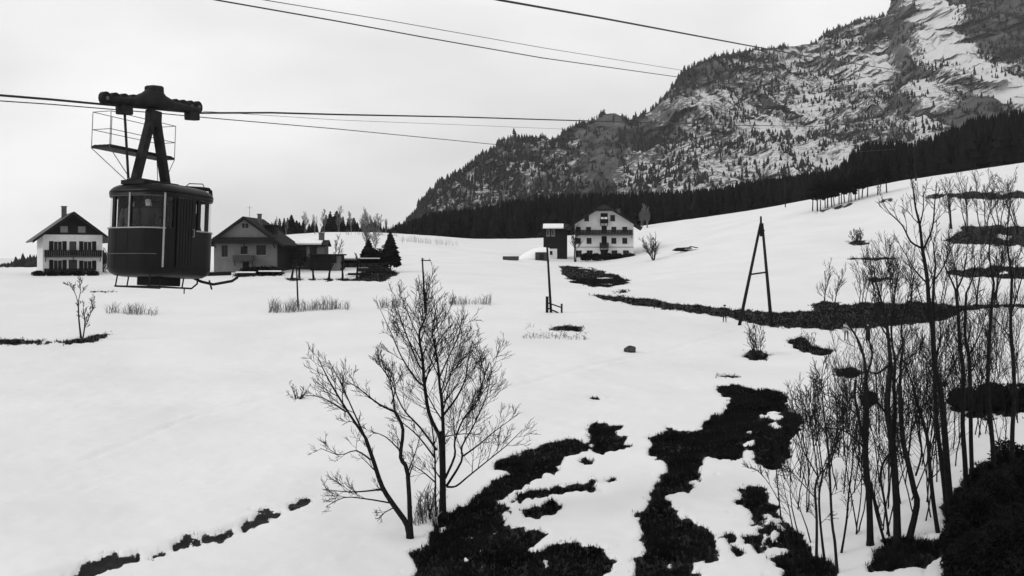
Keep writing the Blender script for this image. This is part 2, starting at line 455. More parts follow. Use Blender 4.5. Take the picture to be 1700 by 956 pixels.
def snow_material():
    m = bpy.data.materials.new('snow'); m.use_nodes = True
    n, l = m.node_tree.nodes, m.node_tree.links
    b = n['Principled BSDF']; b.inputs['Roughness'].default_value = 0.75; b.inputs['Specular IOR Level'].default_value = 0.2
    at = n.new('ShaderNodeAttribute'); at.attribute_name = 'bare'
    tc = n.new('ShaderNodeTexCoord')
    n1 = n.new('ShaderNodeTexNoise'); n1.inputs['Scale'].default_value = 7.0; n1.inputs['Detail'].default_value = 6; n1.inputs['Roughness'].default_value = 0.65
    l.new(tc.outputs['Object'], n1.inputs['Vector'])
    ad = n.new('ShaderNodeMath'); ad.operation = 'MULTIPLY_ADD'; ad.inputs[1].default_value = 0.9; 
    sb = n.new('ShaderNodeMath'); sb.operation = 'SUBTRACT'; sb.inputs[1].default_value = 0.5
    l.new(n1.outputs['Fac'], sb.inputs[0]); l.new(sb.outputs[0], ad.inputs[0]); l.new(at.outputs['Fac'], ad.inputs[2])
    th = n.new('ShaderNodeMapRange'); th.inputs['From Min'].default_value = 0.42; th.inputs['From Max'].default_value = 0.55
    l.new(ad.outputs[0], th.inputs['Value'])
    n2 = n.new('ShaderNodeTexNoise'); n2.inputs['Scale'].default_value = 0.12; n2.inputs['Detail'].default_value = 5
    l.new(tc.outputs['Object'], n2.inputs['Vector'])
    sr = n.new('ShaderNodeMapRange'); sr.inputs['From Min'].default_value = 0.3; sr.inputs['From Max'].default_value = 0.7
    sr.inputs['To Min'].default_value = 0.67; sr.inputs['To Max'].default_value = 0.73
    l.new(n2.outputs['Fac'], sr.inputs['Value'])
    # scattered specks of dirt and straw in the old snow
    n3 = n.new('ShaderNodeTexNoise'); n3.inputs['Scale'].default_value = 1.4; n3.inputs['Detail'].default_value = 8; n3.inputs['Roughness'].default_value = 0.75
    l.new(tc.outputs['Object'], n3.inputs['Vector'])
    sp = n.new('ShaderNodeMapRange'); sp.inputs['From Min'].default_value = 0.69; sp.inputs['From Max'].default_value = 0.76
    sp.inputs['To Min'].default_value = 1.0; sp.inputs['To Max'].default_value = 0.5
    l.new(n3.outputs['Fac'], sp.inputs['Value'])
    mu = n.new('ShaderNodeMath'); mu.operation = 'MULTIPLY'
    l.new(sr.outputs['Result'], mu.inputs[0]); l.new(sp.outputs['Result'], mu.inputs[1])
    so = n.new('ShaderNodeMapRange'); so.inputs['From Min'].default_value = 0.3; so.inputs['From Max'].default_value = 0.7
    so.inputs['To Min'].default_value = 0.006; so.inputs['To Max'].default_value = 0.016
    l.new(n1.outputs['Fac'], so.inputs['Value'])
    mx = n.new('ShaderNodeMix'); mx.data_type = 'FLOAT'
    l.new(th.outputs['Result'], mx.inputs['Factor']); l.new(mu.outputs[0], mx.inputs['A']); l.new(so.outputs['Result'], mx.inputs['B'])
    l.new(mx.outputs['Result'], b.inputs['Base Color'])
    bp = n.new('ShaderNodeBump'); bp.inputs['Strength'].default_value = 0.35; bp.inputs['Distance'].default_value = 0.12
    nb = n.new('ShaderNodeTexNoise'); nb.inputs['Scale'].default_value = 1.1; nb.inputs['Detail'].default_value = 5
    l.new(tc.outputs['Object'], nb.inputs['Vector']); l.new(nb.outputs['Fac'], bp.inputs['Height']); l.new(bp.outputs['Normal'], b.inputs['Normal'])
    return m
M['snow'] = snow_material()

def grid_faces(nr, nc):
    i = np.arange((nr - 1) * nc).reshape(nr - 1, nc)[:, :-1].ravel()
    return np.stack([i, i + 1, i + nc + 1, i + nc], 1)

def np_mesh(name, V, F, mats, smooth=True):
    me = bpy.data.meshes.new(name)
    V = np.asarray(V, np.float32); F = np.asarray(F, np.int32)
    me.vertices.add(len(V)); me.vertices.foreach_set('co', V.ravel())
    k = F.shape[1]
    me.loops.add(F.size); me.loops.foreach_set('vertex_index', F.ravel())
    me.polygons.add(len(F)); me.polygons.foreach_set('loop_start', np.arange(0, F.size, k, dtype=np.int32))
    me.polygons.foreach_set('loop_total', np.full(len(F), k, np.int32))
    me.polygons.foreach_set('use_smooth', np.full(len(F), smooth))
    for m in mats: me.materials.append(m)
    me.update(calc_edges=True); me.validate()
    return me

nr, nc = GX.shape
tv = np.stack([GX.ravel(), GY.ravel(), GZ.ravel()], 1)
tf = grid_faces(nr, nc)
# plain snow round the rest of the valley floor, behind and beside the camera
sk = np.array([[-900,-300,-14],[900,-300,-14],[900,20.0,-14],[-900,20.0,-14]], float)
zrow = GZ[0]
sk = np.array([[-4200,-400,-15.4],[4400,-400,-15.4],[4400,24,-15.4],[-4200,24,-15.4],[-4200,3400,-24],[4400,3400,-24]], float)
n0 = len(tv)
tv = np.concatenate([tv, sk])
tf = np.concatenate([tf, np.array([[0,1,2,3],[3,2,5,4]]) + n0])
me = np_mesh('snow_field', tv, tf, [M['snow']])
at = me.attributes.new('bare', 'FLOAT', 'POINT')
at.data.foreach_set('value', np.concatenate([gb.ravel(), np.zeros(6)]).astype(np.float32))
snow_field = tag(link_mesh('snow_field', me), 'snow covered alpine meadow sloping down with dark bare patches', kind='structure')

# ------------------------------------------------------------------ mountain
RIDGE = [(560,432),(600,425),(640,398),(690,360),(715,327),(760,292),(800,263),(830,243),(880,231),(920,231),(955,208),(985,203),(1000,190),(1020,188),(1045,198),(1080,184),(1110,154),(1130,120),(1180,96),(1240,84),(1300,77),(1355,74),(1370,55),(1420,38),(1480,25),(1487,-2),(1505,-30),(1560,-70),(1640,-110),(1760,-150),(2000,-180)]
rx, ry = np.array(RIDGE, float).T
MX = np.concatenate([np.arange(560, 1790, 2.0), np.arange(1800, 2600, 25.0)])
MV = np.concatenate([np.linspace(0, 1, 330), np.linspace(1.02, 1.5, 22)])
ridge_y = np.interp(MX, rx, ry)
ridge_Y = np.interp(MX, [560, 900, 1500, 2600], [1050, 1300, 1900, 2200])
base_Y = np.interp(MX, [560, 1000, 1700, 2600], [800, 780, 760, 700])
base_Z = np.interp(MX, [560, 1000, 1700, 2600], [-6, 12, 30, 35])
ridge_Z = (HOR - ridge_y) / FPX * ridge_Y
mu_, mv_ = np.meshgrid((MX - CX) / FPX, MV)
vv = np.clip(mv_, 0, 1)
prof_y = 1 - (1 - vv) ** 1.25
mY = base_Y[None] + (ridge_Y - base_Y)[None] * prof_y
mZ = base_Z[None] + (ridge_Z - base_Z)[None] * vv ** 1.12
back = np.clip(mv_ - 1, 0, 1)
mY = mY + back * 900
mZ = mZ - np.clip(back - 0.02, 0, 1) * 500 * (ridge_Z / 400)[None].clip(0.1)
mX = mu_ * mY
edge = np.clip((1.0 - mv_) / 0.05, 0.12, 1) * np.clip(mv_ / 0.05, 0, 1)
# gullies, buttresses and ledges
n_big = fbm(mX / 150, mY / 260, mZ / 170, octv=4, seed=41)
n_mid = fbm(mX / 42, mY / 60, mZ / 55, octv=4, seed=52, gain=0.6)
n_fin = fbm(mX / 11, mY / 16, mZ / 13, octv=3, seed=63, gain=0.6)
slope_ = ((ridge_Y - base_Y) / np.maximum(40, ridge_Z - base_Z))[None]
def saw(ph, cl):
    f = ph - np.floor(ph)
    return np.where(f < cl, f / cl, (1 - f) / (1 - cl))
n_ph = fbm(mX / 120, mZ / 90, octv=3, seed=45)
ph1 = (mZ + 26 * n_ph + 8 * n_mid + mX * 0.22) / 38.0; ph2 = (mZ + 14 * n_ph - mX * 0.35 + 6 * n_mid) / 17.0
cl_amp = np.clip(0.6 + 0.9 * fbm(mX / 170, mZ / 120, octv=2, seed=47), 0, 1)
crag = (saw(ph1, 0.62) * 38 * 0.26 + saw(ph2, 0.6) * 17 * 0.24) * np.minimum(slope_, 2.6) * cl_amp
gx = mX + 0.45 * mZ + 22 * n_big
gully = 1 - np.abs(fbm(gx / 62, mZ / 420, octv=3, seed=49, gain=0.55)) * 2.2
gully = np.clip(gully, -1, 1)
ledge = np.abs(((mZ + 9 * n_mid + mX * 0.12) / 24.0) % 1 - 0.5) * 2
mY2 = mY + edge * (30 * n_big + 20 * n_mid + 9 * n_fin - crag + 34 * gully)
mZ2 = mZ + edge * (18 * n_big + 10 * n_mid + 5 * n_fin)
mX2 = mX + edge * (9 * n_mid + 3 * n_fin)
# where snow holds and where it does not (outlines in the photograph)
ppx = np.broadcast_to(MX[None], mX.shape); ppy = HOR - FPX * mZ / mY
bias = np.zeros(mX.shape)
def blob(x, y, rx_, ry_, a):
    global bias
    bias = bias + a * np.exp(-(((ppx - x) / rx_) ** 2 + ((ppy - y) / ry_) ** 2))
def streak(pts, r, a):
    global bias
    best = np.full(mX.shape, 1e9)
    for (x0, y0), (x1, y1) in zip(pts[:-1], pts[1:]):
        dx, dy = x1 - x0, y1 - y0
        t = np.clip(((ppx - x0) * dx + (ppy - y0) * dy) / (dx * dx + dy * dy), 0, 1)
        best = np.minimum(best, (ppx - x0 - t * dx) ** 2 + (ppy - y0 - t * dy) ** 2)
    bias = bias + a * np.exp(-best / (r * r))
wob = 10 * n_mid
streak([(1535,-40),(1555,30),(1580,75),(1610,105),(1650,140),(1720,180)], 26, 2.4)
streak([(1440,120),(1462,95),(1480,100),(1440,140)], 16, 0.55)
blob(1400, 65, 34, 20, 0.35); blob(1215, 155, 30, 26, 0.35); blob(1400, 120, 40, 22, 0.35); blob(1540, 165, 24, 40, 0.4)
blob(1350, 170, 36, 22, 0.35); blob(1560, 110, 22, 30, 0.3); blob(1265, 200, 36, 16, 0.25); blob(1300, 265, 60, 18, 0.32)
blob(1390, 262, 30, 12, 0.4); blob(880, 280, 40, 30, 0.2); blob(950, 270, 12, 30, 0.28); blob(1080, 300, 40, 20, 0.22); blob(1250, 30, 30, 30, 0.0)
blob(1640, 20, 48, 70, -1.2); blob(1700, 60, 60, 60, -0.9); blob(1495, 60, 9, 60, -0.8); blob(990, 250, 26, 60, -1.1); blob(1030, 215, 36, 26, -0.8)
blob(1150, 260, 60, 30, -0.35); blob(1505, 130, 14, 24, -0.6); blob(1620, 190, 40, 40, -0.7); blob(1180, 120, 60, 18, -0.25); blob(1440, 210, 60, 30, -0.1)
blob(760, 360, 60, 40, -0.35); blob(1100, 220, 40, 20, -0.3)
dg1 = (mX * 0.80 + mZ * 0.60); dg2 = (-mX * 0.60 + mZ * 0.80)
bias = bias + 0.16 * fbm(dg1 / 22, dg2 / 80, octv=3, seed=131) + 0.22 * fbm(mX / 80, mZ / 80, octv=2, seed=137) + 0.30 * np.clip(gully - 0.35, 0, 1) + 0.02
mv3 = np.stack([mX2.ravel(), mY2.ravel(), mZ2.ravel()], 1)

def mountain_material():
    m = bpy.data.materials.new('mountain_rock_and_snow'); m.use_nodes = True
    n, l = m.node_tree.nodes, m.node_tree.links
    b = n['Principled BSDF']; b.inputs['Roughness'].default_value = 0.9; b.inputs['Specular IOR Level'].default_value = 0.1
    geo = n.new('ShaderNodeNewGeometry'); sx = n.new('ShaderNodeSeparateXYZ'); l.new(geo.outputs['Normal'], sx.inputs[0])
    at = n.new('ShaderNodeAttribute'); at.attribute_name = 'snow_hold'
    tc = n.new('ShaderNodeTexCoord')
    mp = n.new('ShaderNodeMapping'); mp.inputs['Scale'].default_value = (1, 1, 0.42); l.new(tc.outputs['Object'], mp.inputs[0])
    n1 = n.new('ShaderNodeTexNoise'); n1.inputs['Scale'].default_value = 0.15; n1.inputs['Detail'].default_value = 7; n1.inputs['Roughness'].default_value = 0.74
    l.new(mp.outputs[0], n1.inputs['Vector'])
    a1 = n.new('ShaderNodeMath'); a1.operation = 'MULTIPLY_ADD'; a1.inputs[1].default_value = 3.0; a1.inputs[2].default_value = -1.5
    l.new(n1.outputs['Fac'], a1.inputs[0])
    a2 = n.new('ShaderNodeMath'); a2.operation = 'ADD'; l.new(a1.outputs[0], a2.inputs[0]); l.new(sx.outputs['Z'], a2.inputs[1])
    a3 = n.new('ShaderNodeMath'); a3.operation = 'ADD'; l.new(a2.outputs[0], a3.inputs[0]); l.new(at.outputs['Fac'], a3.inputs[1])
    th = n.new('ShaderNodeMapRange'); th.inputs['From Min'].default_value = 0.82; th.inputs['From Max'].default_value = 1.16
    l.new(a3.outputs[0], th.inputs['Value'])
    n2 = n.new('ShaderNodeTexNoise'); n2.inputs['Scale'].default_value = 0.03; n2.inputs['Detail'].default_value = 8; n2.inputs['Roughness'].default_value = 0.7
    l.new(mp.outputs[0], n2.inputs['Vector'])
    ro = n.new('ShaderNodeMapRange'); ro.inputs['From Min'].default_value = 0.35; ro.inputs['From Max'].default_value = 0.7
    ro.inputs['To Min'].default_value = 0.018; ro.inputs['To Max'].default_value = 0.14
    l.new(n2.outputs['Fac'], ro.inputs['Value'])
    mx = n.new('ShaderNodeMix'); mx.data_type = 'FLOAT'; mx.inputs['B'].default_value = 0.60
    l.new(th.outputs['Result'], mx.inputs['Factor']); l.new(ro.outputs['Result'], mx.inputs['A'])
    l.new(mx.outputs['Result'], b.inputs['Base Color'])
    bp = n.new('ShaderNodeBump'); bp.inputs['Strength'].default_value = 0.6; bp.inputs['Distance'].default_value = 5
    l.new(n1.outputs['Fac'], bp.inputs['Height']); l.new(bp.outputs['Normal'], b.inputs['Normal'])
    return m
M['mountain'] = mountain_material()
me = np_mesh('mountain', mv3, grid_faces(*mX.shape), [M['mountain']], smooth=False)
at = me.attributes.new('snow_hold', 'FLOAT', 'POINT'); at.data.foreach_set('value', bias.ravel().astype(np.float32))
tag(link_mesh('mountain', me), 'steep rocky mountainside with snow patches rising to the right', kind='structure')

# ------------------------------------------------------------------ far conifers as masses
def conifer_proto(n_side, tiers, jag, seed):
    r = np.random.default_rng(seed)
    V, F = [], []
    for t in range(tiers):
        z0 = 0.08 + 0.80 * t / tiers; z1 = min(1.0, z0 + 1.35 / tiers + 0.06)
        rad = 0.22 * (1 - t / (tiers + 0.25)) ** 0.85
        b = len(V)
        for k in range(n_side):
            a = 2 * math.pi * (k + r.uniform(-.3, .3)) / n_side
            q = rad * (1 + jag * r.uniform(-1, 1)); V.append((q * math.cos(a), q * math.sin(a), z0 + r.uniform(-.03, .03)))
        V.append((0, 0, z1))
        for k in range(n_side): F.append((b + k, b + (k + 1) % n_side, b + n_side))
    return np.array(V), np.array(F)

def scatter(name, protos, pos, hs, ws, mat_, label):
    Vs, Fs, off = [], [], 0
    for i, (p, h, w) in enumerate(zip(pos, hs, ws)):
        V, F = protos[i % len(protos)]
        a = (i * 2.399) % 6.283; c, s = math.cos(a), math.sin(a)
        q = np.empty_like(V)
        q[:, 0] = (V[:, 0] * c - V[:, 1] * s) * w + p[0]; q[:, 1] = (V[:, 0] * s + V[:, 1] * c) * w + p[1]; q[:, 2] = V[:, 2] * h + p[2] - 0.05 * h
        Vs.append(q); Fs.append(F + off); off += len(V)
    me = np_mesh(name, np.concatenate(Vs), np.concatenate(Fs), [mat_], smooth=False)
    return tag(link_mesh(name, me), label, kind='stuff')

far_p = [conifer_proto(5, 3, 0.3, s) for s in range(5)]
nm = mX.shape[0] * mX.shape[1]
dens = np.clip(0.52 - 0.55 * np.clip(bias, -0.2, 1.5) + 0.8 * fbm(mX / 45, mY / 60, mZ / 40, octv=3, seed=71) + 0.35 * np.clip((930 - ppx) / 160, 0, 1), 0, 1)
dens = dens * (mv_ < 1.0) * (mv_ > 0.02)
dens = np.where((np.abs(ppx - 985) < 38) & (np.abs(ppy - 245) < 60), dens * 0.12, dens)      # bare cliff
dens = np.where(mv_ > 0.985, 0.9 * (mv_ <= 1.0) * (vnoise(ppx / 22, ppx * 0, seed=77) > -0.35), dens)
pick = rng.random(mX.shape) < dens * 0.19 * np.clip(1.0 - 0.5 * (MX[None] > 1790), 0, 1) * np.where(mv_ > 0.985, 2.0, 1)
ii = np.argwhere(pick.ravel())[:, 0]
hs = 3.0 + 6.0 * rng.random(len(ii)) ** 1.7 * np.interp(mY2.ravel()[ii], [800, 1900], [0.85, 1.1]); ws = hs * rng.uniform(0.9, 1.4, len(ii))
scatter('mountain_forest', far_p, mv3[ii], hs, ws, M['needles_far'], 'scattered conifers clinging to the snowy mountainside')

belt_p = [conifer_proto(7, 6, 0.35, 20 + s) for s in range(6)]
bp_, bh_ = [], []
top_y = lambda x: np.interp(x, [560,620,660,710,800,887,1000,1130,1200,1225,1309,1393,1415,1435,1480,1518,1581,1623,1760,2000], [405,395,372,350,338,320,316,312,306,298,287,273,246,228,229,232,206,187,165,150])
bx = rng.uniform(600, 1900, 5600); bY = np.where(bx < 1150, rng.uniform(352, 520, 5600), np.interp(bx, [1150, 1700], [345, 325]) + rng.uniform(0, 140, 5600))
zk = base_z((bx - CX) / FPX * bY, bY)
for k in range(5600):
    x, Y = bx[k], bY[k]
    if x < 700 and rng.random() < 0.4: continue
    X = (x - CX) / FPX * Y; z = zk[k]
    ztop = (HOR - float(top_y(x))) / FPX * Y
    h = min(max((ztop - z) * rng.uniform(0.66, 1.05), 5.0), 36)
    bp_.append((X, Y, z)); bh_.append(h)
bh_ = np.array(bh_)
scatter('dark_wood', belt_p, bp_, bh_, np.clip(bh_ * rng.uniform(0.75, 1.2, len(bh_)), 3.5, 19), M['needles_wood'], 'belt of dark woodland along the foot of the mountain')

dx_ = rng.uniform(-260, 470, 900); dY_ = rng.uniform(480, 760, 900)
dX_ = (dx_ - CX) / FPX * dY_; dz_ = base_z(dX_, dY_)
dh_ = rng.uniform(4, 9.5, 900) * (0.7 + 0.5 * (vnoise(dx_ / 40, dx_ * 0, seed=78)))
scatter('distant_wood', belt_p, np.stack([dX_, dY_, dz_], 1), dh_, dh_ * rng.uniform(1.0, 2.0, 900), M['needles_far'], 'far low line of trees on the horizon behind the left houses')

# ------------------------------------------------------------------ trees
def grow_branch(start, direction, length, nseg, r, wob_, up):
    p = Vector(start); d = Vector(direction).normalized(); pts = [p.copy()]
    for i in range(nseg):
        d = d + Vector((r.uniform(-wob_, wob_), r.uniform(-wob_, wob_), r.uniform(-wob_, wob_) + up))
        d.normalize(); p = p + d * (length / nseg); pts.append(p.copy())
    return pts

def sub_branches(mb, pts, r0, length, level, maxlev, r, dens_=1.0, t0=0.25, up=0.10, rmin=0.008, ang=(20, 46), keep=0.5):
    if level > maxlev: return
    n = max(3, int(length * dens_ * (5.0 if level == 1 else 7.0 if level == 2 else 7.0)))
    segs = [(pts[i + 1] - pts[i]).length for i in range(len(pts) - 1)]
    tot = sum(segs) or 1
    for k in range(n):
        t = t0 + (1 - t0) * (k + r.random()) / n
        s = t * tot; i = 0
        while i < len(segs) - 1 and s > segs[i]: s -= segs[i]; i += 1
        p = pts[i].lerp(pts[i + 1], min(1, s / max(1e-6, segs[i])))
        tan = (pts[i + 1] - pts[i]).normalized()
        side = tan.cross(Vector((r.gauss(0, 1), r.gauss(0, 1), r.gauss(0, 1))))
        if side.length < 1e-3: continue
        side.normalize()
        a = math.radians(r.uniform(*ang))
        d = tan * math.cos(a) + side * math.sin(a)
        L = length * r.uniform(0.36, 0.72) * (1.25 - 0.74 * t)
        if L < 0.18: L = 0.18
        nseg = 4 if level < maxlev else 3
        q = grow_branch(p, d, L, nseg, r, 0.15, up)
        rr = max(rmin * 1.3, r0 * (1 - 0.75 * t) * keep)
        rad = [max(rmin, rr * (1 - 0.85 * j / nseg)) for j in range(nseg + 1)]
        mb.tube(q, rad, 5 if level == 1 else 3, cap=False)
        sub_branches(mb, q, rr, L, level + 1, maxlev, r, dens_, 0.15, up, rmin, ang, keep)

def traced_tree(name, base, Y, limbs, label, cat='tree', group=None, maxlev=3, dens_=1.0, mat_=None, rmin=0.008, seed=1, spread=1.6, up=0.1):
    """limbs: (pixel polyline, start radius, end radius, kind) -- kind 't' trunk, 'b' limb.  Depth wanders off the trunk's."""
    r = random.Random(seed); mat_ = mat_ or M['bark']
    g = base.copy()
    root = empty(name, g, 0, label, cat, group)
    tr, br = MB(), MB()
    def finish(pts, n):   # resample smoothly
        out = []
        for i in range(len(pts) - 1):
            p0 = pts[max(0, i-1)]; p1 = pts[i]; p2 = pts[i+1]; p3 = pts[min(len(pts)-1, i+2)]
            for k in range(n):
                t = k / n
                out.append(0.5 * ((2*p1) + (p2-p0)*t + (2*p0-5*p1+4*p2-p3)*t*t + (3*p1-p0-3*p2+p3)*t*t*t))
        out.append(pts[-1]); return out
    for poly, ra, rb, kind in limbs:
        dz = r.uniform(-spread, spread) if kind == 'b' else r.uniform(-0.3, 0.3)
        m = len(poly) - 1
        pts = [P(x, y, Y + dz * (i / max(1, m))) - g for i, (x, y) in enumerate(poly)]
        if kind == 't': pts[0] = Vector((pts[0].x, pts[0].y, min(pts[0].z, 0) - 0.25)) if pts[0].length < 1.6 else pts[0]
        ra, rb = (ra, rb) if name == 'young_tree' else (ra * 0.86, rb * 0.9)
        pts = finish(pts, 3)
        k = len(pts) - 1
        rad = [ra + (rb - ra) * (i / k) for i in range(k + 1)]
        if kind == 't': rad[0] *= 1.6; rad[1] *= 1.12
        (tr if kind == 't' else br).tube(pts, rad, 8 if kind == 't' else 6)
        L = sum((pts[i+1] - pts[i]).length for i in range(k))
        sub_branches(br, pts, ra, L * (0.42 if kind == 't' else 0.60), 1, maxlev, r, dens_ * (0.55 if kind == 't' else 1.0), 0.3 if kind == 'b' else 0.45, up, rmin)
    tr.build('trunk', mat_, root, True)
    br.build('crown', mat_, root, True)
    return root

def sapling(name, base, height, label, cat='tree', group=None, stems=3, seed=1, mat_=None, r0=0.05, maxlev=2, dens_=1.0, rmin=0.008, lean=0.18, up=0.12, t0=0.3, spread=0.3):
    r = random.Random(seed); mat_ = mat_ or M['bark']
    root = empty(name, base, 0, label, cat, group)
    tr, br = MB(), MB()
    for s in range(stems):
        h = height * r.uniform(0.72, 1.0) if s else height
        a = r.uniform(0, 6.28)
        d = Vector((math.cos(a) * lean * r.uniform(.4, 1.3), math.sin(a) * lean * r.uniform(.4, 1.3), 1))
        st = Vector((r.uniform(-spread, spread) * (s > 0), r.uniform(-spread, spread) * (s > 0), -0.2))
        pts = grow_branch(st, d, h, 8, r, 0.13, 0.06)
        tr.tube(pts, [r0 * (1 - 0.85 * i / 8) for i in range(9)], 6)
        sub_branches(br, pts, r0, h * 0.5, 1, maxlev, r, dens_, t0, up, rmin)
    tr.build('trunk', mat_, root, True); br.build('crown', mat_, root, True)
    return root

def conifer(name, base, h, w, label, group=None, seed=0, trunk_to=0.12, mat_=None, cat='tree', sides=11, tiers=11):
    r = random.Random(seed)
    root = empty(name, base, r.uniform(0, 6), label, cat, group)
    MB().tube([(0, 0, -0.3), (0.03 * r.uniform(-1, 1), 0, h * 0.5), (0, 0, h * 0.96)], [h * 0.02, h * 0.013, 0.02], 6).build('trunk', M['bark_far'], root)
    mb = MB()
    for t in range(tiers):
        f = t / tiers
        z = h * (trunk_to + (0.97 - trunk_to) * f)
        for k in range(sides):
            a = 6.283 * (k + r.random()) / sides
            L = w * 0.5 * (1 - f) ** 0.8 * r.uniform(0.6, 1.15) + 0.08
            c, s = math.cos(a), math.sin(a)
            wd = L * r.uniform(0.34, 0.50) + 0.08
            dr = L * r.uniform(0.2, 0.5)
            p0 = Vector((0, 0, z + h * 0.05)); p1 = Vector((c * L * 0.55 - s * wd, s * L * 0.55 + c * wd, z - dr * 0.3)); p2 = Vector((c * L, s * L, z - dr)); p3 = Vector((c * L * 0.55 + s * wd, s * L * 0.55 - c * wd, z - dr * 0.3))
            p4 = Vector((c * L * 0.5, s * L * 0.5, z - dr * 0.2 - wd * 1.1))
            mb.add([p0, p1, p2, p3, p4], [(0, 1, 2), (0, 2, 3), (0, 4, 2)])
    mb.build('crown', mat_ or M['needles'], root)
    return root

def shrub(name, base, rx_, ry_, rz_, label, n=2500, leaf=0.09, mat_=None, cat='bush', group=None, seed=0):
    """dense dark shrub: stems and many small leaves"""
    r = np.random.default_rng(seed)
    root = empty(name, base, 0, label, cat, group)
    st = MB(); rr = random.Random(seed)
    for k in range(9):
        a = rr.uniform(0, 6.28); d = Vector((math.cos(a) * rr.uniform(.1, .8) * rx_, math.sin(a) * rr.uniform(.1, .8) * ry_, rz_ * rr.uniform(.7, 1.2)))
        pts = grow_branch((d.x * 0.15, d.y * 0.15, -0.15), d, d.length, 5, rr, 0.12, 0.0)
        st.tube(pts, [0.04 * (1 - 0.8 * i / 5) for i in range(6)], 4)
    st.build('stem', M['bark'], root)
    d = r.normal(size=(n, 3)); d /= np.linalg.norm(d, axis=1)[:, None]
    rad = r.random(n) ** 0.45
    lump = 1 + 0.3 * vnoise(d[:, 0] * 2.2, d[:, 1] * 2.2, d[:, 2] * 2.2, seed=seed)
    c = d * (rad * lump)[:, None] * np.array([rx_, ry_, rz_ * 0.62]) + np.array([0, 0, rz_ * 0.5])
    c[:, 2] = np.maximum(c[:, 2], 0.02)
    u = r.normal(size=(n, 3)); u /= np.linalg.norm(u, axis=1)[:, None]
    w = np.cross(u, r.normal(size=(n, 3))); w /= np.linalg.norm(w, axis=1)[:, None]
    s = leaf * r.uniform(0.6, 1.5, n)[:, None]
    V = np.stack([c - u * s * 1.6, c - w * s * .55, c + u * s * 1.6, c + w * s * .55], 1).reshape(-1, 3)
    link_mesh('foliage', np_mesh('foliage', V, np.arange(4 * n).reshape(n, 4), [mat_ or M['needles']], False), None, root)
    return root

ORD = ['first','second','third','fourth','fifth','sixth','seventh','eighth','ninth','tenth','eleventh','twelfth','thirteenth','fourteenth','fifteenth','sixteenth','seventeenth','eighteenth','nineteenth','twentieth'] + ['twenty-' + w for w in ('first','second','third','fourth','fifth','sixth','seventh','eighth','ninth')]
# ---- the pair of bare trees in the middle foreground
b1 = G(735, 858)
Yb = b1.y
traced_tree('bare_tree', b1, Yb, [
    ([(735,862),(735,800),(733,740),(729,717)], 0.17, 0.11, 't'),
    ([(729,722),(712,685),(704,631),(702,600),(696,559),(700,542),(708,520),(706,482)], 0.10, 0.02, 'b'),
    ([(737,790),(736,725),(734,672),(730,641),(727,605),(722,576),(718,548),(726,505)], 0.10, 0.018, 'b'),
    ([(736,689),(758,660),(773,628),(777,600),(784,566)], 0.055, 0.012, 'b'),
    ([(739,794),(755,757),(755,732),(770,694),(790,670),(800,640),(812,600)], 0.06, 0.012, 'b'),
    ([(741,807),(766,766),(767,741),(786,707),(808,656),(816,612)], 0.06, 0.012, 'b'),
    ([(742,808),(757,807),(777,791),(808,766),(839,741),(868,713)], 0.055, 0.012, 'b'),
    ([(769,757),(795,738),(821,716),(860,688)], 0.045, 0.01, 'b'),
    ([(736,725),(770,720),(800,722)], 0.03, 0.01, 'b'),
    ([(725,747),(698,710),(667,675),(645,619),(632,598)], 0.055, 0.01, 'b'),
    ([(722,760),(695,725),(670,703),(650,690)], 0.045, 0.01, 'b'),
    ([(723,801),(698,780),(672,766)], 0.035, 0.01, 'b'),
    ([(704,640),(693,632),(668,595),(651,557),(633,517)], 0.05, 0.01, 'b'),
    ([(703,615),(693,601),(676,559),(662,519),(655,488)], 0.045, 0.01, 'b'),
    ([(697,562),(681,530),(664,488)], 0.03, 0.01, 'b'),
    ([(729,628),(745,592),(760,560),(768,530)], 0.04, 0.01, 'b'),
    ([(722,576),(735,556),(752,538)], 0.03, 0.01, 'b'),
    ([(723,858),(722,757),(716,700)], 0.05, 0.03, 'b'),
  ], 'largest bare tree in the foreground with two upright leaders', maxlev=3, dens_=0.78, rmin=0.0068, seed=4, spread=2.2)
b2 = G(680, 893)
traced_tree('bare_tree', b2, b2.y, [
    ([(680,896),(676,872),(656,842),(635,809),(620,765),(607,727)], 0.14, 0.075, 't'),
    ([(607,727),(576,681),(546,631),(528,594)], 0.075, 0.014, 'b'),
    ([(607,727),(590,690),(570,645),(546,598)], 0.05, 0.012, 'b'),
    ([(682,876),(677,787),(665,759),(669,713),(656,684)], 0.11, 0.06, 't'),
    ([(656,684),(628,670),(596,645),(575,632)], 0.055, 0.012, 'b'),
    ([(656,684),(647,631),(624,598)], 0.045, 0.01, 'b'),
    ([(650,670),(656,640),(640,600)], 0.035, 0.01, 'b'),
    ([(666,750),(640,725),(612,715)], 0.04, 0.01, 'b'),
    ([(615,763),(591,748),(564,755),(532,744)], 0.04, 0.01, 'b'),
    ([(635,812),(599,816),(571,816),(537,812)], 0.045, 0.01, 'b'),
    ([(649,835),(607,828),(571,826),(540,842)], 0.04, 0.01, 'b'),
    ([(655,842),(640,850),(628,860)], 0.03, 0.01, 'b'),
    ([(575,684),(535,660),(503,656)], 0.035, 0.01, 'b'),
    ([(607,727),(585,700),(568,706)], 0.025, 0.01, 'b'),
    ([(676,787),(690,750),(696,728)], 0.035, 0.01, 'b'),
  ], 'slanting bare tree with two crooked stems forking at snow level, left of the largest', maxlev=3, dens_=0.85, rmin=0.0068, seed=9, spread=1.8)
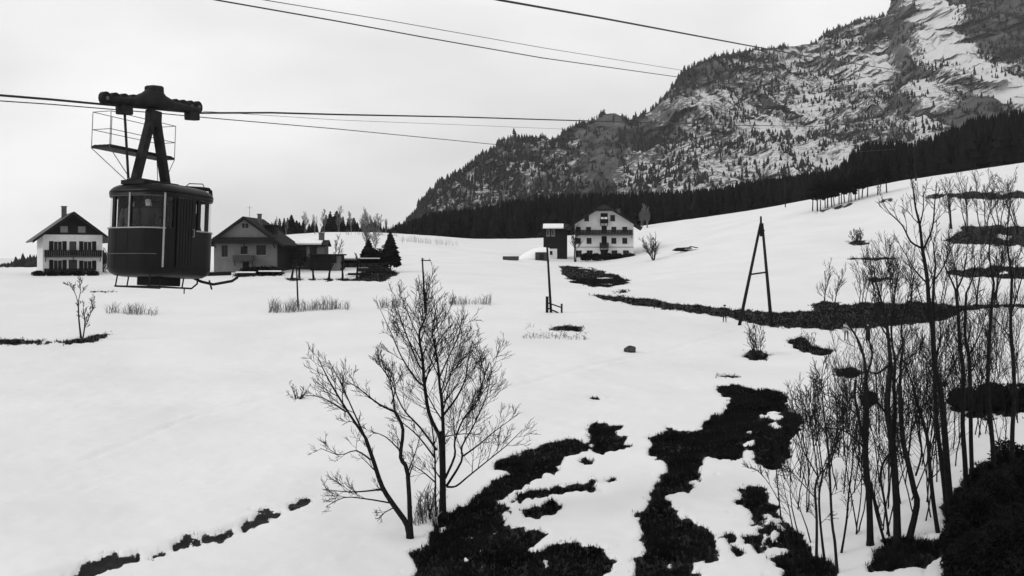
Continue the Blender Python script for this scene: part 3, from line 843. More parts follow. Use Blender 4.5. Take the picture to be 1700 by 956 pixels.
for i, (x, y, h, s) in enumerate([(716, 862, 1.5, 4), (700, 868, 1.0, 5)]):
    sapling('undergrowth', G(x, y), h, ['tangle of thin shoots at the foot of the largest bare tree', 'low dark shoots between the two foreground tree bases'][i], 'bush', None, s + 4, 30 + i, r0=0.018, maxlev=1, dens_=2.5, lean=0.5, t0=0.1)

# ---- the thicket on the right
def right_tree(base_px, limbs, label, seed, maxlev=3, dens_=0.62, spread=1.4, name='bare_tree', group='bare trees of the thicket on the right'):
    g = G(base_px[0], base_px[1], 24, 70)
    return traced_tree(name, g, g.y, limbs, label, 'tree', group, maxlev, dens_, None, 0.0075, seed, spread)
right_tree((1445, 905), [([(1445,908),(1443,828),(1437,757),(1439,682),(1438,640)], 0.13, 0.085, 't'), ([(1438,640),(1436,602),(1425,565),(1405,535),(1385,510)], 0.07, 0.012, 'b'), ([(1434,732),(1425,690),(1419,655),(1420,630)], 0.07, 0.03, 'b'), ([(1432,740),(1410,720),(1390,712),(1360,712)], 0.045, 0.012, 'b'), ([(1437,630),(1448,590),(1440,555),(1432,520)], 0.05, 0.012, 'b'), ([(1470,905),(1455,850),(1446,800)], 0.06, 0.05, 'b'), ([(1425,690),(1395,665),(1370,655)], 0.03, 0.01, 'b')],
    'thick bare trunk at the left side of the right-hand thicket', 41)
right_tree((1488, 900), [([(1490,905),(1488,828),(1481,732),(1473,682),(1475,640),(1479,606)], 0.15, 0.10, 't'), ([(1479,606),(1473,544),(1466,510),(1455,470),(1450,440)], 0.08, 0.012, 'b'), ([(1483,732),(1486,682),(1484,640),(1486,600),(1480,560),(1484,500),(1492,455)], 0.09, 0.012, 'b'), ([(1476,890),(1468,830),(1462,795),(1465,772),(1475,755)], 0.05, 0.04, 'b'), ([(1476,606),(1455,620),(1436,612)], 0.06, 0.02, 'b'), ([(1474,560),(1462,540),(1440,500)], 0.04, 0.01, 'b'), ([(1473,690),(1455,665),(1436,655),(1420,640)], 0.05, 0.015, 'b')],
    'double bare trunk in the middle of the right-hand thicket', 42)
right_tree((1512, 895), [([(1505,900),(1522,840),(1518,815),(1508,770),(1498,724),(1494,640)], 0.13, 0.08, 't'), ([(1494,640),(1496,600),(1499,577),(1496,544),(1504,510),(1512,470)], 0.06, 0.012, 'b'), ([(1520,790),(1530,755),(1527,720),(1524,690),(1512,720),(1508,760)], 0.04, 0.025, 'b'), ([(1498,724),(1506,690),(1503,655)], 0.035, 0.012, 'b'), ([(1499,600),(1520,585),(1530,570)], 0.03, 0.01, 'b')],
    'bare trunk with an elbow bend near its foot in the right-hand thicket', 43)
right_tree((1552, 885), [([(1560,890),(1550,837),(1544,780),(1539,724),(1523,671),(1516,640)], 0.09, 0.05, 't'), ([(1516,640),(1510,625),(1500,600),(1490,570)], 0.045, 0.01, 'b'), ([(1539,724),(1546,690),(1540,665)], 0.03, 0.01, 'b'), ([(1528,690),(1536,655),(1548,630)], 0.03, 0.01, 'b'), ([(1545,795),(1560,780),(1566,760)], 0.025, 0.01, 'b')],
    'slim bare tree leaning left beside the tallest trunk', 44)
right_tree((1580, 860), [([(1583,862),(1576,818),(1567,703),(1560,640),(1552,606),(1548,544),(1542,502),(1539,460),(1531,412)], 0.145, 0.065, 't'), ([(1531,412),(1527,374),(1520,345),(1516,315),(1512,290)], 0.065, 0.012, 'b'), ([(1531,412),(1512,401),(1498,374),(1475,351),(1464,330)], 0.05, 0.01, 'b'), ([(1533,414),(1548,378),(1552,334),(1556,305)], 0.05, 0.01, 'b'), ([(1527,374),(1533,345),(1532,310)], 0.035, 0.01, 'b'), ([(1539,470),(1520,450),(1505,425),(1490,400)], 0.04, 0.01, 'b'), ([(1548,545),(1530,500),(1522,470)], 0.035, 0.01, 'b'), ([(1556,620),(1540,600),(1525,580)], 0.035, 0.01, 'b')],
    'tallest bare trunk of the thicket reaching up to the dark wood', 45)
right_tree((1572, 850), [([(1574,852),(1562,760),(1554,690),(1552,640),(1551,570),(1549,502),(1551,460)], 0.10, 0.05, 't'), ([(1551,460),(1553,440),(1550,405),(1556,380)], 0.05, 0.012, 'b'), ([(1551,465),(1565,445),(1578,415),(1590,395)], 0.035, 0.01, 'b'), ([(1556,590),(1562,560),(1560,530)], 0.03, 0.01, 'b'), ([(1552,650),(1570,640),(1582,655)], 0.03, 0.01, 'b')],
    'thinner bare trunk twinned with the tallest one', 46)
right_tree((1604, 845), [([(1606,850),(1602,765),(1598,703),(1600,627),(1594,575),(1590,512),(1587,483)], 0.11, 0.06, 't'), ([(1587,483),(1598,460),(1604,430),(1606,400)], 0.05, 0.012, 'b'), ([(1587,483),(1578,462),(1568,440),(1566,420)], 0.045, 0.01, 'b'), ([(1594,575),(1580,545),(1575,520)], 0.035, 0.01, 'b'), ([(1598,640),(1588,620),(1578,600)], 0.03, 0.01, 'b')],
    'bare tree forking into a V near the right end of the dark field strip', 47)
right_tree((1614, 840), [([(1616,845),(1612,734),(1610,606),(1602,554),(1604,487)], 0.10, 0.045, 't'), ([(1604,487),(1615,460),(1618,430)], 0.04, 0.01, 'b'), ([(1608,590),(1622,565),(1632,540),(1640,500)], 0.04, 0.01, 'b'), ([(1610,620),(1625,600),(1642,590)], 0.03, 0.01, 'b')],
    'bare tree close behind the dark evergreen clump on the right', 48)
right_tree((1650, 835), [([(1652,840),(1648,740),(1640,640),(1644,540),(1650,470)], 0.11, 0.05, 't'), ([(1650,470),(1642,420),(1648,370)], 0.05, 0.012, 'b'), ([(1646,500),(1662,460),(1672,410)], 0.04, 0.01, 'b')], 'bare tree with a wavy trunk beyond the right-hand thicket', 49)
right_tree((1682, 830), [([(1684,836),(1680,740),(1684,640),(1678,540),(1680,460)], 0.11, 0.05, 't'), ([(1680,460),(1672,400),(1676,340)], 0.05, 0.012, 'b'), ([(1679,520),(1694,470),(1704,430)], 0.04, 0.01, 'b')], 'rightmost bare tree standing over the dark evergreen mass', 50)
# slim shoots in front of the thicket
right_tree((1357, 930), [([(1355,930),(1356,864),(1353,815),(1358,791)], 0.055, 0.04, 't'), ([(1358,791),(1340,760),(1329,735),(1318,690),(1315,655)], 0.03, 0.009, 'b'), ([(1358,791),(1352,745),(1344,690),(1346,640)], 0.03, 0.009, 'b'), ([(1356,830),(1330,800),(1305,775),(1285,768)], 0.025, 0.009, 'b'), ([(1358,795),(1372,765),(1384,730)], 0.025, 0.009, 'b')], 'fan shaped sapling in front of the thicket, forking at half height', 51, dens_=1.2, name='sapling')
right_tree((1368, 925), [([(1370,928),(1362,870),(1360,820),(1366,786)], 0.05, 0.035, 't'), ([(1366,786),(1360,740),(1352,690),(1356,640)], 0.03, 0.009, 'b'), ([(1366,786),(1380,755),(1390,710),(1388,670)], 0.03, 0.009, 'b')], 'slender sapling rising just right of the fan shaped one', 52, dens_=1.2, name='sapling')
right_tree((1391, 950), [([(1391,954),(1386,900),(1381,863),(1376,760),(1370,703)], 0.06, 0.035, 't'), ([(1370,703),(1366,667),(1364,630),(1368,600)], 0.03, 0.009, 'b'), ([(1377,770),(1390,735),(1398,700)], 0.025, 0.009, 'b'), ([(1372,720),(1352,690),(1345,660)], 0.025, 0.009, 'b')], 'straight sapling standing nearest the bottom edge', 53, dens_=1.2, name='sapling')
right_tree((1396, 918), [([(1394,922),(1405,868),(1409,820),(1413,790)], 0.045, 0.03, 't'), ([(1413,790),(1416,750),(1410,710),(1412,670)], 0.025, 0.009, 'b'), ([(1408,830),(1428,800),(1436,775)], 0.02, 0.009, 'b')], 'sapling leaning right beside the thick left trunk', 54, dens_=1.2, name='sapling')
right_tree((1297, 860), [([(1298,862),(1294,835),(1291,805),(1288,772)], 0.035, 0.02, 't'), ([(1293,832),(1278,805),(1262,785),(1245,775)], 0.02, 0.009, 'b'), ([(1288,772),(1286,745),(1292,720)], 0.018, 0.009, 'b')], 'small sapling left of the thicket beside a dark heather patch', 55, dens_=1.3, name='sapling')
for i, (x, y, h, st) in enumerate([(1425,885,5.5,3),(1330,905,4.0,3),(1465,880,6.5,3),(1535,865,6.0,3),(1340,850,4.2,3),(1400,820,5.0,3),(1440,780,5.0,3),(1500,770,5.5,3),(1540,740,5.0,3),(1595,740,6,3),(1400,720,4.0,4),(1350,740,3.2,4),(1380,680,3.4,4),(1480,680,4.5,4),(1535,650,4.5,4),(1590,620,5.0,4),(1620,600,5,4),(1650,620,6,4),(1680,700,6,3),(1665,590,6,4),(1450,840,5.5,4),(1475,800,6,4),(1510,830,6,4),(1555,800,6.5,4),(1575,770,6,4),(1520,710,5.5,4),(1460,720,5,4),(1420,650,4.5,4),(1505,620,5,4),(1560,600,5.5,4),(1610,690,6,4),(1635,720,6,4),(1660,800,6,3),(1315,800,3,4),(1370,790,4.5,4),(1415,760,4.5,4)]):
    sapling('thicket_sapling', G(x, y, 24, 110), h, 'thin bare sapling growing among the right-hand thicket trees', 'tree', 'saplings filling the right-hand thicket', st, 300 + i, r0=0.028, maxlev=2, dens_=0.8, lean=0.24, rmin=0.0072, spread=0.6)
for i, (x, y, h, st, sd) in enumerate([(1366,520,5.5,2,2),(1385,518,5.0,2,3),(1430,520,6.5,3,4),(1458,525,7.5,4,5),(1485,525,8,4,6),(1512,520,7,3,7),(1560,520,8,3,8),(1590,500,8,3,9),(1620,505,8,3,10),(1655,505,8.5,3,11),(1690,500,8,3,12)]):
    sapling('field_edge_sapling', G(x, y, 90, 150), h, ORD[i] + ' slender sapling from the left along the dark field strip', 'tree', 'saplings along the dark field strip', st, 400 + sd, r0=0.06, maxlev=2, dens_=0.7, rmin=0.016, lean=0.12, mat_=M['bark_far'])
for i, (x, y, h) in enumerate([(1580,380,9),(1605,385,10),(1632,390,11),(1660,385,10),(1690,385,10)]):
    sapling('hillside_tree', G(x, y, 120, 260), h, ORD[i] + ' bare tree from the left on the dark hillside strip', 'tree', 'bare trees on the right hillside', 3, 440 + i, r0=0.11, maxlev=2, dens_=0.5, rmin=0.025, lean=0.3, mat_=M['bark_far'])

# evergreen masses on the right
for i, (x, y, a, h) in enumerate([(1596, 676, 0.7, 0.9), (1622, 682, 0.9, 1.1), (1655, 676, 0.9, 1.2), (1690, 680, 1.0, 1.2)]):
    shrub('low_juniper', G(x, y, 40, 90), a, 0.6, h, ORD[i] + ' low dark evergreen bush from the left behind the right-hand trunks', 1800, 0.07, M['heather'], 'bush', 'low evergreens behind the thicket', seed=61 + i)

# ------------------------------------------------------------------ buildings
def wall_cells(mb, x0, x1, z0, z1, openings, y0, y1):
    """a wall slab from y0 to y1 thick with rectangular openings (xa, xb, za, zb)"""
    xs = sorted(set([x0, x1] + [min(max(v, x0), x1) for o in openings for v in o[:2]]))
    zs = sorted(set([z0, z1] + [min(max(v, z0), z1) for o in openings for v in o[2:4]]))
    for xa, xb in zip(xs[:-1], xs[1:]):
        run = None
        for za, zb in zip(zs[:-1], zs[1:]):
            cx, cz = (xa + xb) / 2, (za + zb) / 2
            solid = not any(o[0] < cx < o[1] and o[2] < cz < o[3] for o in openings)
            if solid:
                if run is None: run = [za, zb]
                else: run[1] = zb
            if (not solid) and run: mb.box(xa, xb, y0, y1, *run); run = None
        if run: mb.box(xa, xb, y0, y1, *run)
    return mb

def window(parent, xa, xb, za, zb, y, frame='frame_pale', shutters=None, depth=0.14, bars=True, sill=True):
    """set in an opening of a wall facing -y at plane y"""
    w = MB().box(xa, xb, y + depth, y + depth + 0.04, za, zb).build('window', M['pane'], parent)
    t = 0.07
    f = MB()
    f.box(xa, xa + t, y + 0.05, y + depth - 0.002, za, zb); f.box(xb - t, xb, y + 0.05, y + depth - 0.002, za, zb)
    f.box(xa + t, xb - t, y + 0.05, y + depth - 0.002, za, za + t); f.box(xa + t, xb - t, y + 0.05, y + depth - 0.002, zb - t, zb)
    if bars:
        m = (xa + xb) / 2
        f.box(m - 0.03, m + 0.03, y + 0.06, y + depth - 0.002, za + t, zb - t)
    f.build('frame', M[frame], w)
    if sill: MB().box(xa - 0.08, xb + 0.08, y - 0.07, y + 0.045, za - 0.09, za - 0.004).build('sill', M['plaster_trim'], w)
    if shutters:
        wd = (xb - xa) * 0.5
        for s in (-1, 1):
            x = xa - 0.02 - wd if s < 0 else xb + 0.02
            MB().box(x, x + wd, y - 0.055, y - 0.004, za - 0.03, zb + 0.03).build('shutter', M[shutters], w)
    return w

def gable_roof(parent, W, D, eave_z, ridge_z, over_side, over_front, thick, mat_, snow=None, hip=None, y_off=0.0):
    """ridge along y; hip: fraction of the gable cut off by a small front hip"""
    hw = W / 2 + over_side
    sl = (ridge_z - eave_z) / (W / 2)
    ez = eave_z - over_side * sl
    y0, y1 = -over_front + y_off, D + over_front + y_off
    roof = None
    mb = MB()
    for s in (-1, 1):
        pts = [(0, ridge_z), (s * hw, ez), (s * hw, ez + thick), (0, ridge_z + thick)]
        yf_r = y0
        a = []
        for yy in (y0, y1):
            for (x, z) in pts: a.append((x, yy, z))
        mb.add(a, [(0,1,2,3),(4,7,6,5),(0,4,5,1),(1,5,6,2),(2,6,7,3),(3,7,4,0)])
    roof = mb.build('roof', mat_, parent)
    # barge boards
    for s in (-1, 1):
        bb = MB(); dx = 0.03
        p = [(s*dx, ridge_z - 0.16), (s*hw, ez - 0.18), (s*hw, ez + thick + 0.03), (s*dx, ridge_z + thick + 0.03)]
        a = [(x, y0 - 0.06, z) for x, z in p] + [(x, y0 - 0.004, z) for x, z in p]
        bb.add(a, [(0,1,2,3),(4,7,6,5),(0,4,5,1),(1,5,6,2),(2,6,7,3),(3,7,4,0)]); bb.build('barge_board', M['wood_dark'], roof)
    if snow:
        ms = MB()
        for s in (-1, 1):
            q = [(0, ridge_z + thick + 0.01), (s*hw, ez + thick + 0.01), (s*hw, ez + thick + 0.12), (0, ridge_z + thick + 0.14)]
            a = [(x, y0 + 0.1, z) for x, z in q] + [(x, y1 - 0.1, z) for x, z in q]
            ms.add(a, [(0,1,2,3),(4,7,6,5),(0,4,5,1),(1,5,6,2),(2,6,7,3)])
        ms.build('roof_snow', snow, roof)
    return roof

def gable_prism(mb, W, z0, z1, y0, y1):
    h = W / 2
    return mb.add([(-h,y0,z0),(h,y0,z0),(0,y0,z1),(-h,y1,z0),(h,y1,z0),(0,y1,z1)], [(0,1,2),(3,5,4),(0,3,4,1),(1,4,5,2),(2,5,3,0)])

def balcony(parent, x0, x1, z, y, out=1.0, rail=0.95, mat_='wood_dark', boards=True, step=0.30):
    b = MB().box(x0, x1, y - out, y - 0.004, z - 0.14, z).build('balcony', M[mat_], parent)
    r = MB()
    r.box(x0, x1, y - out - 0.03, y - out + 0.05, z + rail - 0.09, z + rail)
    r.box(x0, x0 + 0.06, y - out + 0.052, y - 0.006, z + rail - 0.09, z + rail); r.box(x1 - 0.06, x1, y - out + 0.052, y - 0.006, z + rail - 0.09, z + rail)
    r.build('rail', M[mat_], b)
    bd = MB(); n = max(2, int((x1 - x0) / step))
    for k in range(n):
        xa = x0 + (x1 - x0) * k / n
        bd.box(xa + 0.012, xa + (x1 - x0) / n - 0.012, y - out + 0.0, y - out + 0.04, z + 0.04, z + rail - 0.095)
    for k in range(3):
        ya = y - out + 0.06 + k * (out - 0.08) / 3
        for xe in (x0 + 0.01, x1 - 0.05): bd.box(xe, xe + 0.04, ya, ya + (out - 0.08) / 3 - 0.02, z + 0.04, z + rail - 0.095)
    bd.build('railing_boards', M[mat_], b)
    for xa in (x0 + 0.15, (x0 + x1) / 2, x1 - 0.15):
        MB().bar((xa, y - 0.01, z - 0.75), (xa, y - out + 0.1, z - 0.15), 0.1).build('bracket', M[mat_], b)
    return b

def box_walls(W, D, z1, t, front_open, side_open_r=(), z0=-0.8):
    mb = MB()
    wall_cells(mb, -W/2, W/2, z0, z1, front_open, 0.0, t)
    mb.box(-W/2, -W/2 + t, t, D - t, z0, z1)
    mb.box(W/2 - t, W/2, t, D - t, z0, z1)
    mb.box(-W/2, W/2, D - t, D, z0, z1)
    mb.box(-W/2 + t, W/2 - t, t + 0.5, D - t, 0.0, 0.06)
    return mb

def chimney(parent, x, y, z0, z1, w=0.6, cap=True):
    c = MB().box(x - w/2, x + w/2, y - w/2, y + w/2, z0, z1).build('chimney', M['chimney'], parent)
    MB().box(x - w/2 - 0.08, x + w/2 + 0.08, y - w/2 - 0.08, y + w/2 + 0.08, z1 + 0.004, z1 + 0.12).build('chimney_cap', M['chimney'], c)
    return c

# --- chalet at the left edge
def house_left():
    c = G(121, 456, 120, 260)
    root = empty('chalet', c + Vector((0, 0, 0.0)), math.radians(27), 'white chalet with dark wooden gable and two balconies at the left edge', 'house')
    W, D, ez, rz = 8.4, 10.0, 6.0, 9.2
    wins = [(-2.7, -1.5, 3.55, 5.0), (1.5, 2.7, 3.55, 5.0), (-2.7, -1.5, 0.7, 2.2), (1.5, 2.7, 0.7, 2.1)]
    door = (-0.6, 0.6, 0.0, 2.25); bdoor = (-0.5, 0.5, 2.95, 5.0)
    box_walls(W, D, ez, 0.35, wins + [door, bdoor]).build('wall', M['plaster_white'], root)
    g = gable_prism(MB(), W, ez + 0.004, rz - 0.05, 0.0, D).build('gable', M['wood_dark'], root)
    for w in wins: window(root, *w, 0.0, 'frame_pale', 'wood_dark')
    for xa in (-1.75, 0.75):
        w = MB().box(xa, xa + 1.0, -0.03, -0.004, 6.35, 7.25).build('window', M['plaster_mid'], g)
        f = MB().box(xa - 0.08, xa, -0.06, -0.004, 6.27, 7.33).box(xa + 1.0, xa + 1.08, -0.06, -0.004, 6.27, 7.33).box(xa, xa + 1, -0.06, -0.004, 7.25, 7.33).box(xa, xa + 1, -0.06, -0.004, 6.27, 6.35)
        f.build('frame', M['wood_mid'], w)
    for dd in (door, bdoor): MB().box(dd[0], dd[1], 0.12, 0.18, dd[2], dd[3]).build('door', M['wood_mid'], root)
    gable_roof(root, W, D, ez, rz, 1.5, 1.5, 0.22, M['shingle_grey'])
    balcony(root, -4.0, 4.0, 2.75, 0.0, 1.1)
    balcony(root, -4.0, 3.0, 0.25, 0.0, 0.9, 0.7)
    chimney(root, -0.9, 3.5, 8.0, 10.3, 0.7)
house_left()

# --- broad grey farmhouse behind the cable car
def house_farm():
    c = G(407, 452, 120, 200)
    root = empty('farmhouse', c, math.radians(-2), 'grey gabled farmhouse with dark balcony band behind the cable car', 'house')
    W, D, ez, rz = 9.0, 9.5, 4.5, 7.7
    wins = [(1.6, 3.0, 2.45, 3.9), (-3.4, -2.5, 2.2, 3.9), (-0.65, 0.35, 2.6, 3.7)]
    door = (-0.35, 0.55, 0.0, 1.5)
    box_walls(W, D, ez, 0.4, wins + [door]).build('wall', M['plaster_grey'], root)
    g = gable_prism(MB(), W, ez + 0.004, rz - 0.05, 0.0, D).build('gable', M['plaster_mid'], root)
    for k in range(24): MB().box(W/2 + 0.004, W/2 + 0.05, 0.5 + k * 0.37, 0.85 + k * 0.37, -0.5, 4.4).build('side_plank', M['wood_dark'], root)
    window(root, *wins[0], 0.0, 'wood_mid'); window(root, *wins[1], 0.0, 'wood_mid'); window(root, *wins[2], 0.0, 'wood_dark')
    d = MB().box(door[0], door[1], 0.12, 0.18, door[2], door[3]).build('door', M['wood_dark'], root)
    MB().box(door[1] - 0.16, door[1] - 0.1, 0.06, 0.118, 0.7, 0.85).build('handle', M['steel_light'], d)
    for xa in (-0.42, 0.06):
        MB().box(xa, xa + 0.36, -0.03, -0.004, 6.35, 6.95).build('window', M['pane'], g)
    balcony(root, -4.4, 4.4, 4.25, 0.0, 0.9, 0.75)
    balcony(root, -1.6, 1.3, 1.75, 0.0, 0.8, 0.7, 'wood_mid')
    r = gable_roof(root, W, D, ez, rz, 1.1, 1.0, 0.25, M['shingle'])
    chimney(root, 1.3, 3.0, 6.6, 8.35, 0.5)
    # flat dormer on the right slope
    dm = MB().box(2.2, 3.6, 2.5, 4.5, 5.2, 6.7).build('dormer', M['wood_dark'], root)
    MB().box(2.0, 3.9, 2.3, 4.7, 6.704, 6.85).build('dormer_roof', M['shingle'], dm)
    MB().tube([(0.1, 2, 7.6), (0.1, 2, 9.6)], 0.025, 5).bar((-0.3, 2, 9.3), (0.5, 2, 9.3), 0.03).build('aerial', M['steel'], r)
house_farm()
shrub('hedge', G(436, 455, 120, 180) + Vector((0, -0.8, 0)), 3.0, 0.5, 1.0, 'dark hedge under the wall of the grey farmhouse', 1500, 0.14, M['needles'], 'hedge', seed=71)

# --- barn house with a snowy roof strip
barn_c = G(504, 447, 150, 230)
def barn():
    c = barn_c
    root = empty('barn_house', c, math.radians(4), 'low house with snowy roof and boarded balcony right of the farmhouse', 'house')
    W, D, ez = 6.4, 6.0, 3.75
    k = (c.y) / FPX
    wins = [(1.0, 1.9, 2.2, 3.1), (-2.6, -1.7, 0.6, 1.6), (-1.0, -0.1, 0.5, 1.6)]
    box_walls(W, D, ez, 0.3, wins).build('wall', M['wood_mid'], root)
    MB().box(2.0, 3.15, -0.03, -0.004, 1.95, 3.7).box(0.45, 0.92, -0.03, -0.004, 1.95, 3.7).build('pale_panel', M['plaster_mid'], root)
    for w in wins: window(root, *w, 0.0, 'wood_dark')
    h = W / 2 + 0.4
    prof = [(-0.7, ez - 0.25), (D/2, ez + 0.5), (D + 0.7, ez - 0.25), (D + 0.7, ez - 0.05), (D/2, ez + 0.75), (-0.7, ez - 0.02)]
    r = MB().add([(x, y, z) for x in (-h, h) for y, z in prof], [(0,1,4,5),(1,2,3,4),(6,11,10,7),(7,10,9,8),(0,6,7,1),(1,7,8,2),(5,4,10,11),(4,3,9,10),(0,5,11,6),(2,8,9,3)]).build('roof', M['shingle'], root)
    sp = [(-0.72, ez + 0.0), (D/2, ez + 0.76), (D/2, ez + 0.93), (-0.75, ez + 0.22)]
    MB().add([(x, y, z) for x in (-h + 0.05, h - 0.9) for y, z in sp], [(0,1,2,3),(4,7,6,5),(0,4,5,1),(3,2,6,7),(0,3,7,4),(1,5,6,2)]).build('roof_snow', M['snow_cap'], r)
    MB().add([(-h+.4,0.02,ez),(-h+.4,D,ez),(-h+.4,D/2,ez+.5),(-h+.7,0.02,ez),(-h+.7,D,ez),(-h+.7,D/2,ez+.5)],[(0,2,1),(3,4,5),(0,3,5,2)]).add([(h-.4,0.02,ez),(h-.4,D,ez),(h-.4,D/2,ez+.5),(h-.7,0.02,ez),(h-.7,D,ez),(h-.7,D/2,ez+.5)],[(0,1,2),(3,5,4),(0,2,5,3)]).build('gable', M['wood_dark'], root)
    balcony(root, -3.1, 0.4, 1.9, 0.0, 0.9, 1.0)
    chimney(root, 2.5, 2.2, 4.3, 5.5, 0.8)
barn()
def shed():
    Ys = barn_c.y - 3.4; c = Vector(((541 - CX) / FPX * Ys, Ys, 0))
    c.z = H(c.x, c.y)
    root = empty('flat_shed', c, 0, 'flat roofed wooden shed with one pale wall panel before the low house', 'shed')
    W, D, h = 4.6, 3.0, 2.25
    op = (0.9, 1.6, 1.1, 1.75)
    box_walls(W, D, h, 0.15, [op]).build('wall', M['wood_dark'], root)
    for k in range(11):
        xa = -2.25 + k * 0.28
        MB().box(xa, xa + 0.255, -0.045, -0.004, 0.0, 2.2).build('plank', M['wood_dark'], root)
    MB().box(0.84, 0.895, -0.03, -0.004, 0, 2.2).box(0.895, 2.28, -0.03, -0.004, 0.0, 1.095).box(1.605, 2.28, -0.03, -0.004, 1.1, 2.2).build('pale_panel', M['plaster_grey'], root)
    window(root, *op, 0.0, 'wood_dark', sill=False)
    MB().box(-2.6, 2.6, -0.5, D + 0.3, h + 0.004, h + 0.22).build('roof', M['shingle'], root)
shed()
def long_shed():
    c = G(604, 444, 140, 220)
    root = empty('long_shed', c, math.radians(14), 'long low dark woodshed under a thin snowy roof', 'shed')
    L, D = 7.0, 2.6
    for k in range(8):
        x = -L/2 + k * (L - 0.14) / 7
        MB().box(x, x + 0.14, 0, 0.14, -0.4, 1.12).build('post', M['wood_dark'], root)
    MB().box(-L/2, L/2, D - 0.15, D, -0.4, 1.2).box(L/2 - 0.1, L/2, 0.145, D - 0.155, -0.4, 1.2).box(-L/2, -L/2 + 0.1, 0.145, D - 0.155, -0.4, 1.2).build('wall', M['wood_dark'], root)
    r = MB().box(-L/2 - 0.3, L/2 + 0.3, -0.5, D + 0.3, 1.22, 1.38).build('roof', M['shingle'], root)
    MB().box(-L/2 - 0.28, L/2 + 0.28, -0.46, D + 0.28, 1.383, 1.50).build('roof_snow', M['snow_cap'], r)
    for row in range(3):
        for k in range(26):
            x = -L/2 + 0.25 + k * 0.25 + (row % 2) * 0.1
            if x > L/2 - 0.2: continue
            MB().tube([(x, 0.3, 0.12 + row * 0.23), (x, 1.7, 0.12 + row * 0.23)], 0.115, 6).build('log', M['wood_mid'], root)
long_shed()
# plank piles before the long shed
for i, (x, y, n, lab) in enumerate([(612, 452, 5, 'pile of dark planks lying before the long woodshed'), (630, 447, 4, 'short pile of dark planks at the right end of the woodshed'), (596, 458, 3, 'few long planks lying in the snow below the woodshed')]):
    c = G(x, y, 120, 200); root = empty('plank_pile', c, math.radians(10 + 14 * i), lab, 'planks')
    rr = random.Random(i)
    for k in range(n):
        for q in range(3):
            a = -1.6 + rr.uniform(-.3, .3); MB().box(a, a + 3.0, -0.5 + q * 0.34, -0.5 + q * 0.34 + 0.3, 0.1 + k * 0.11, 0.2 + k * 0.11).build('plank', M['wood_dark'], root)

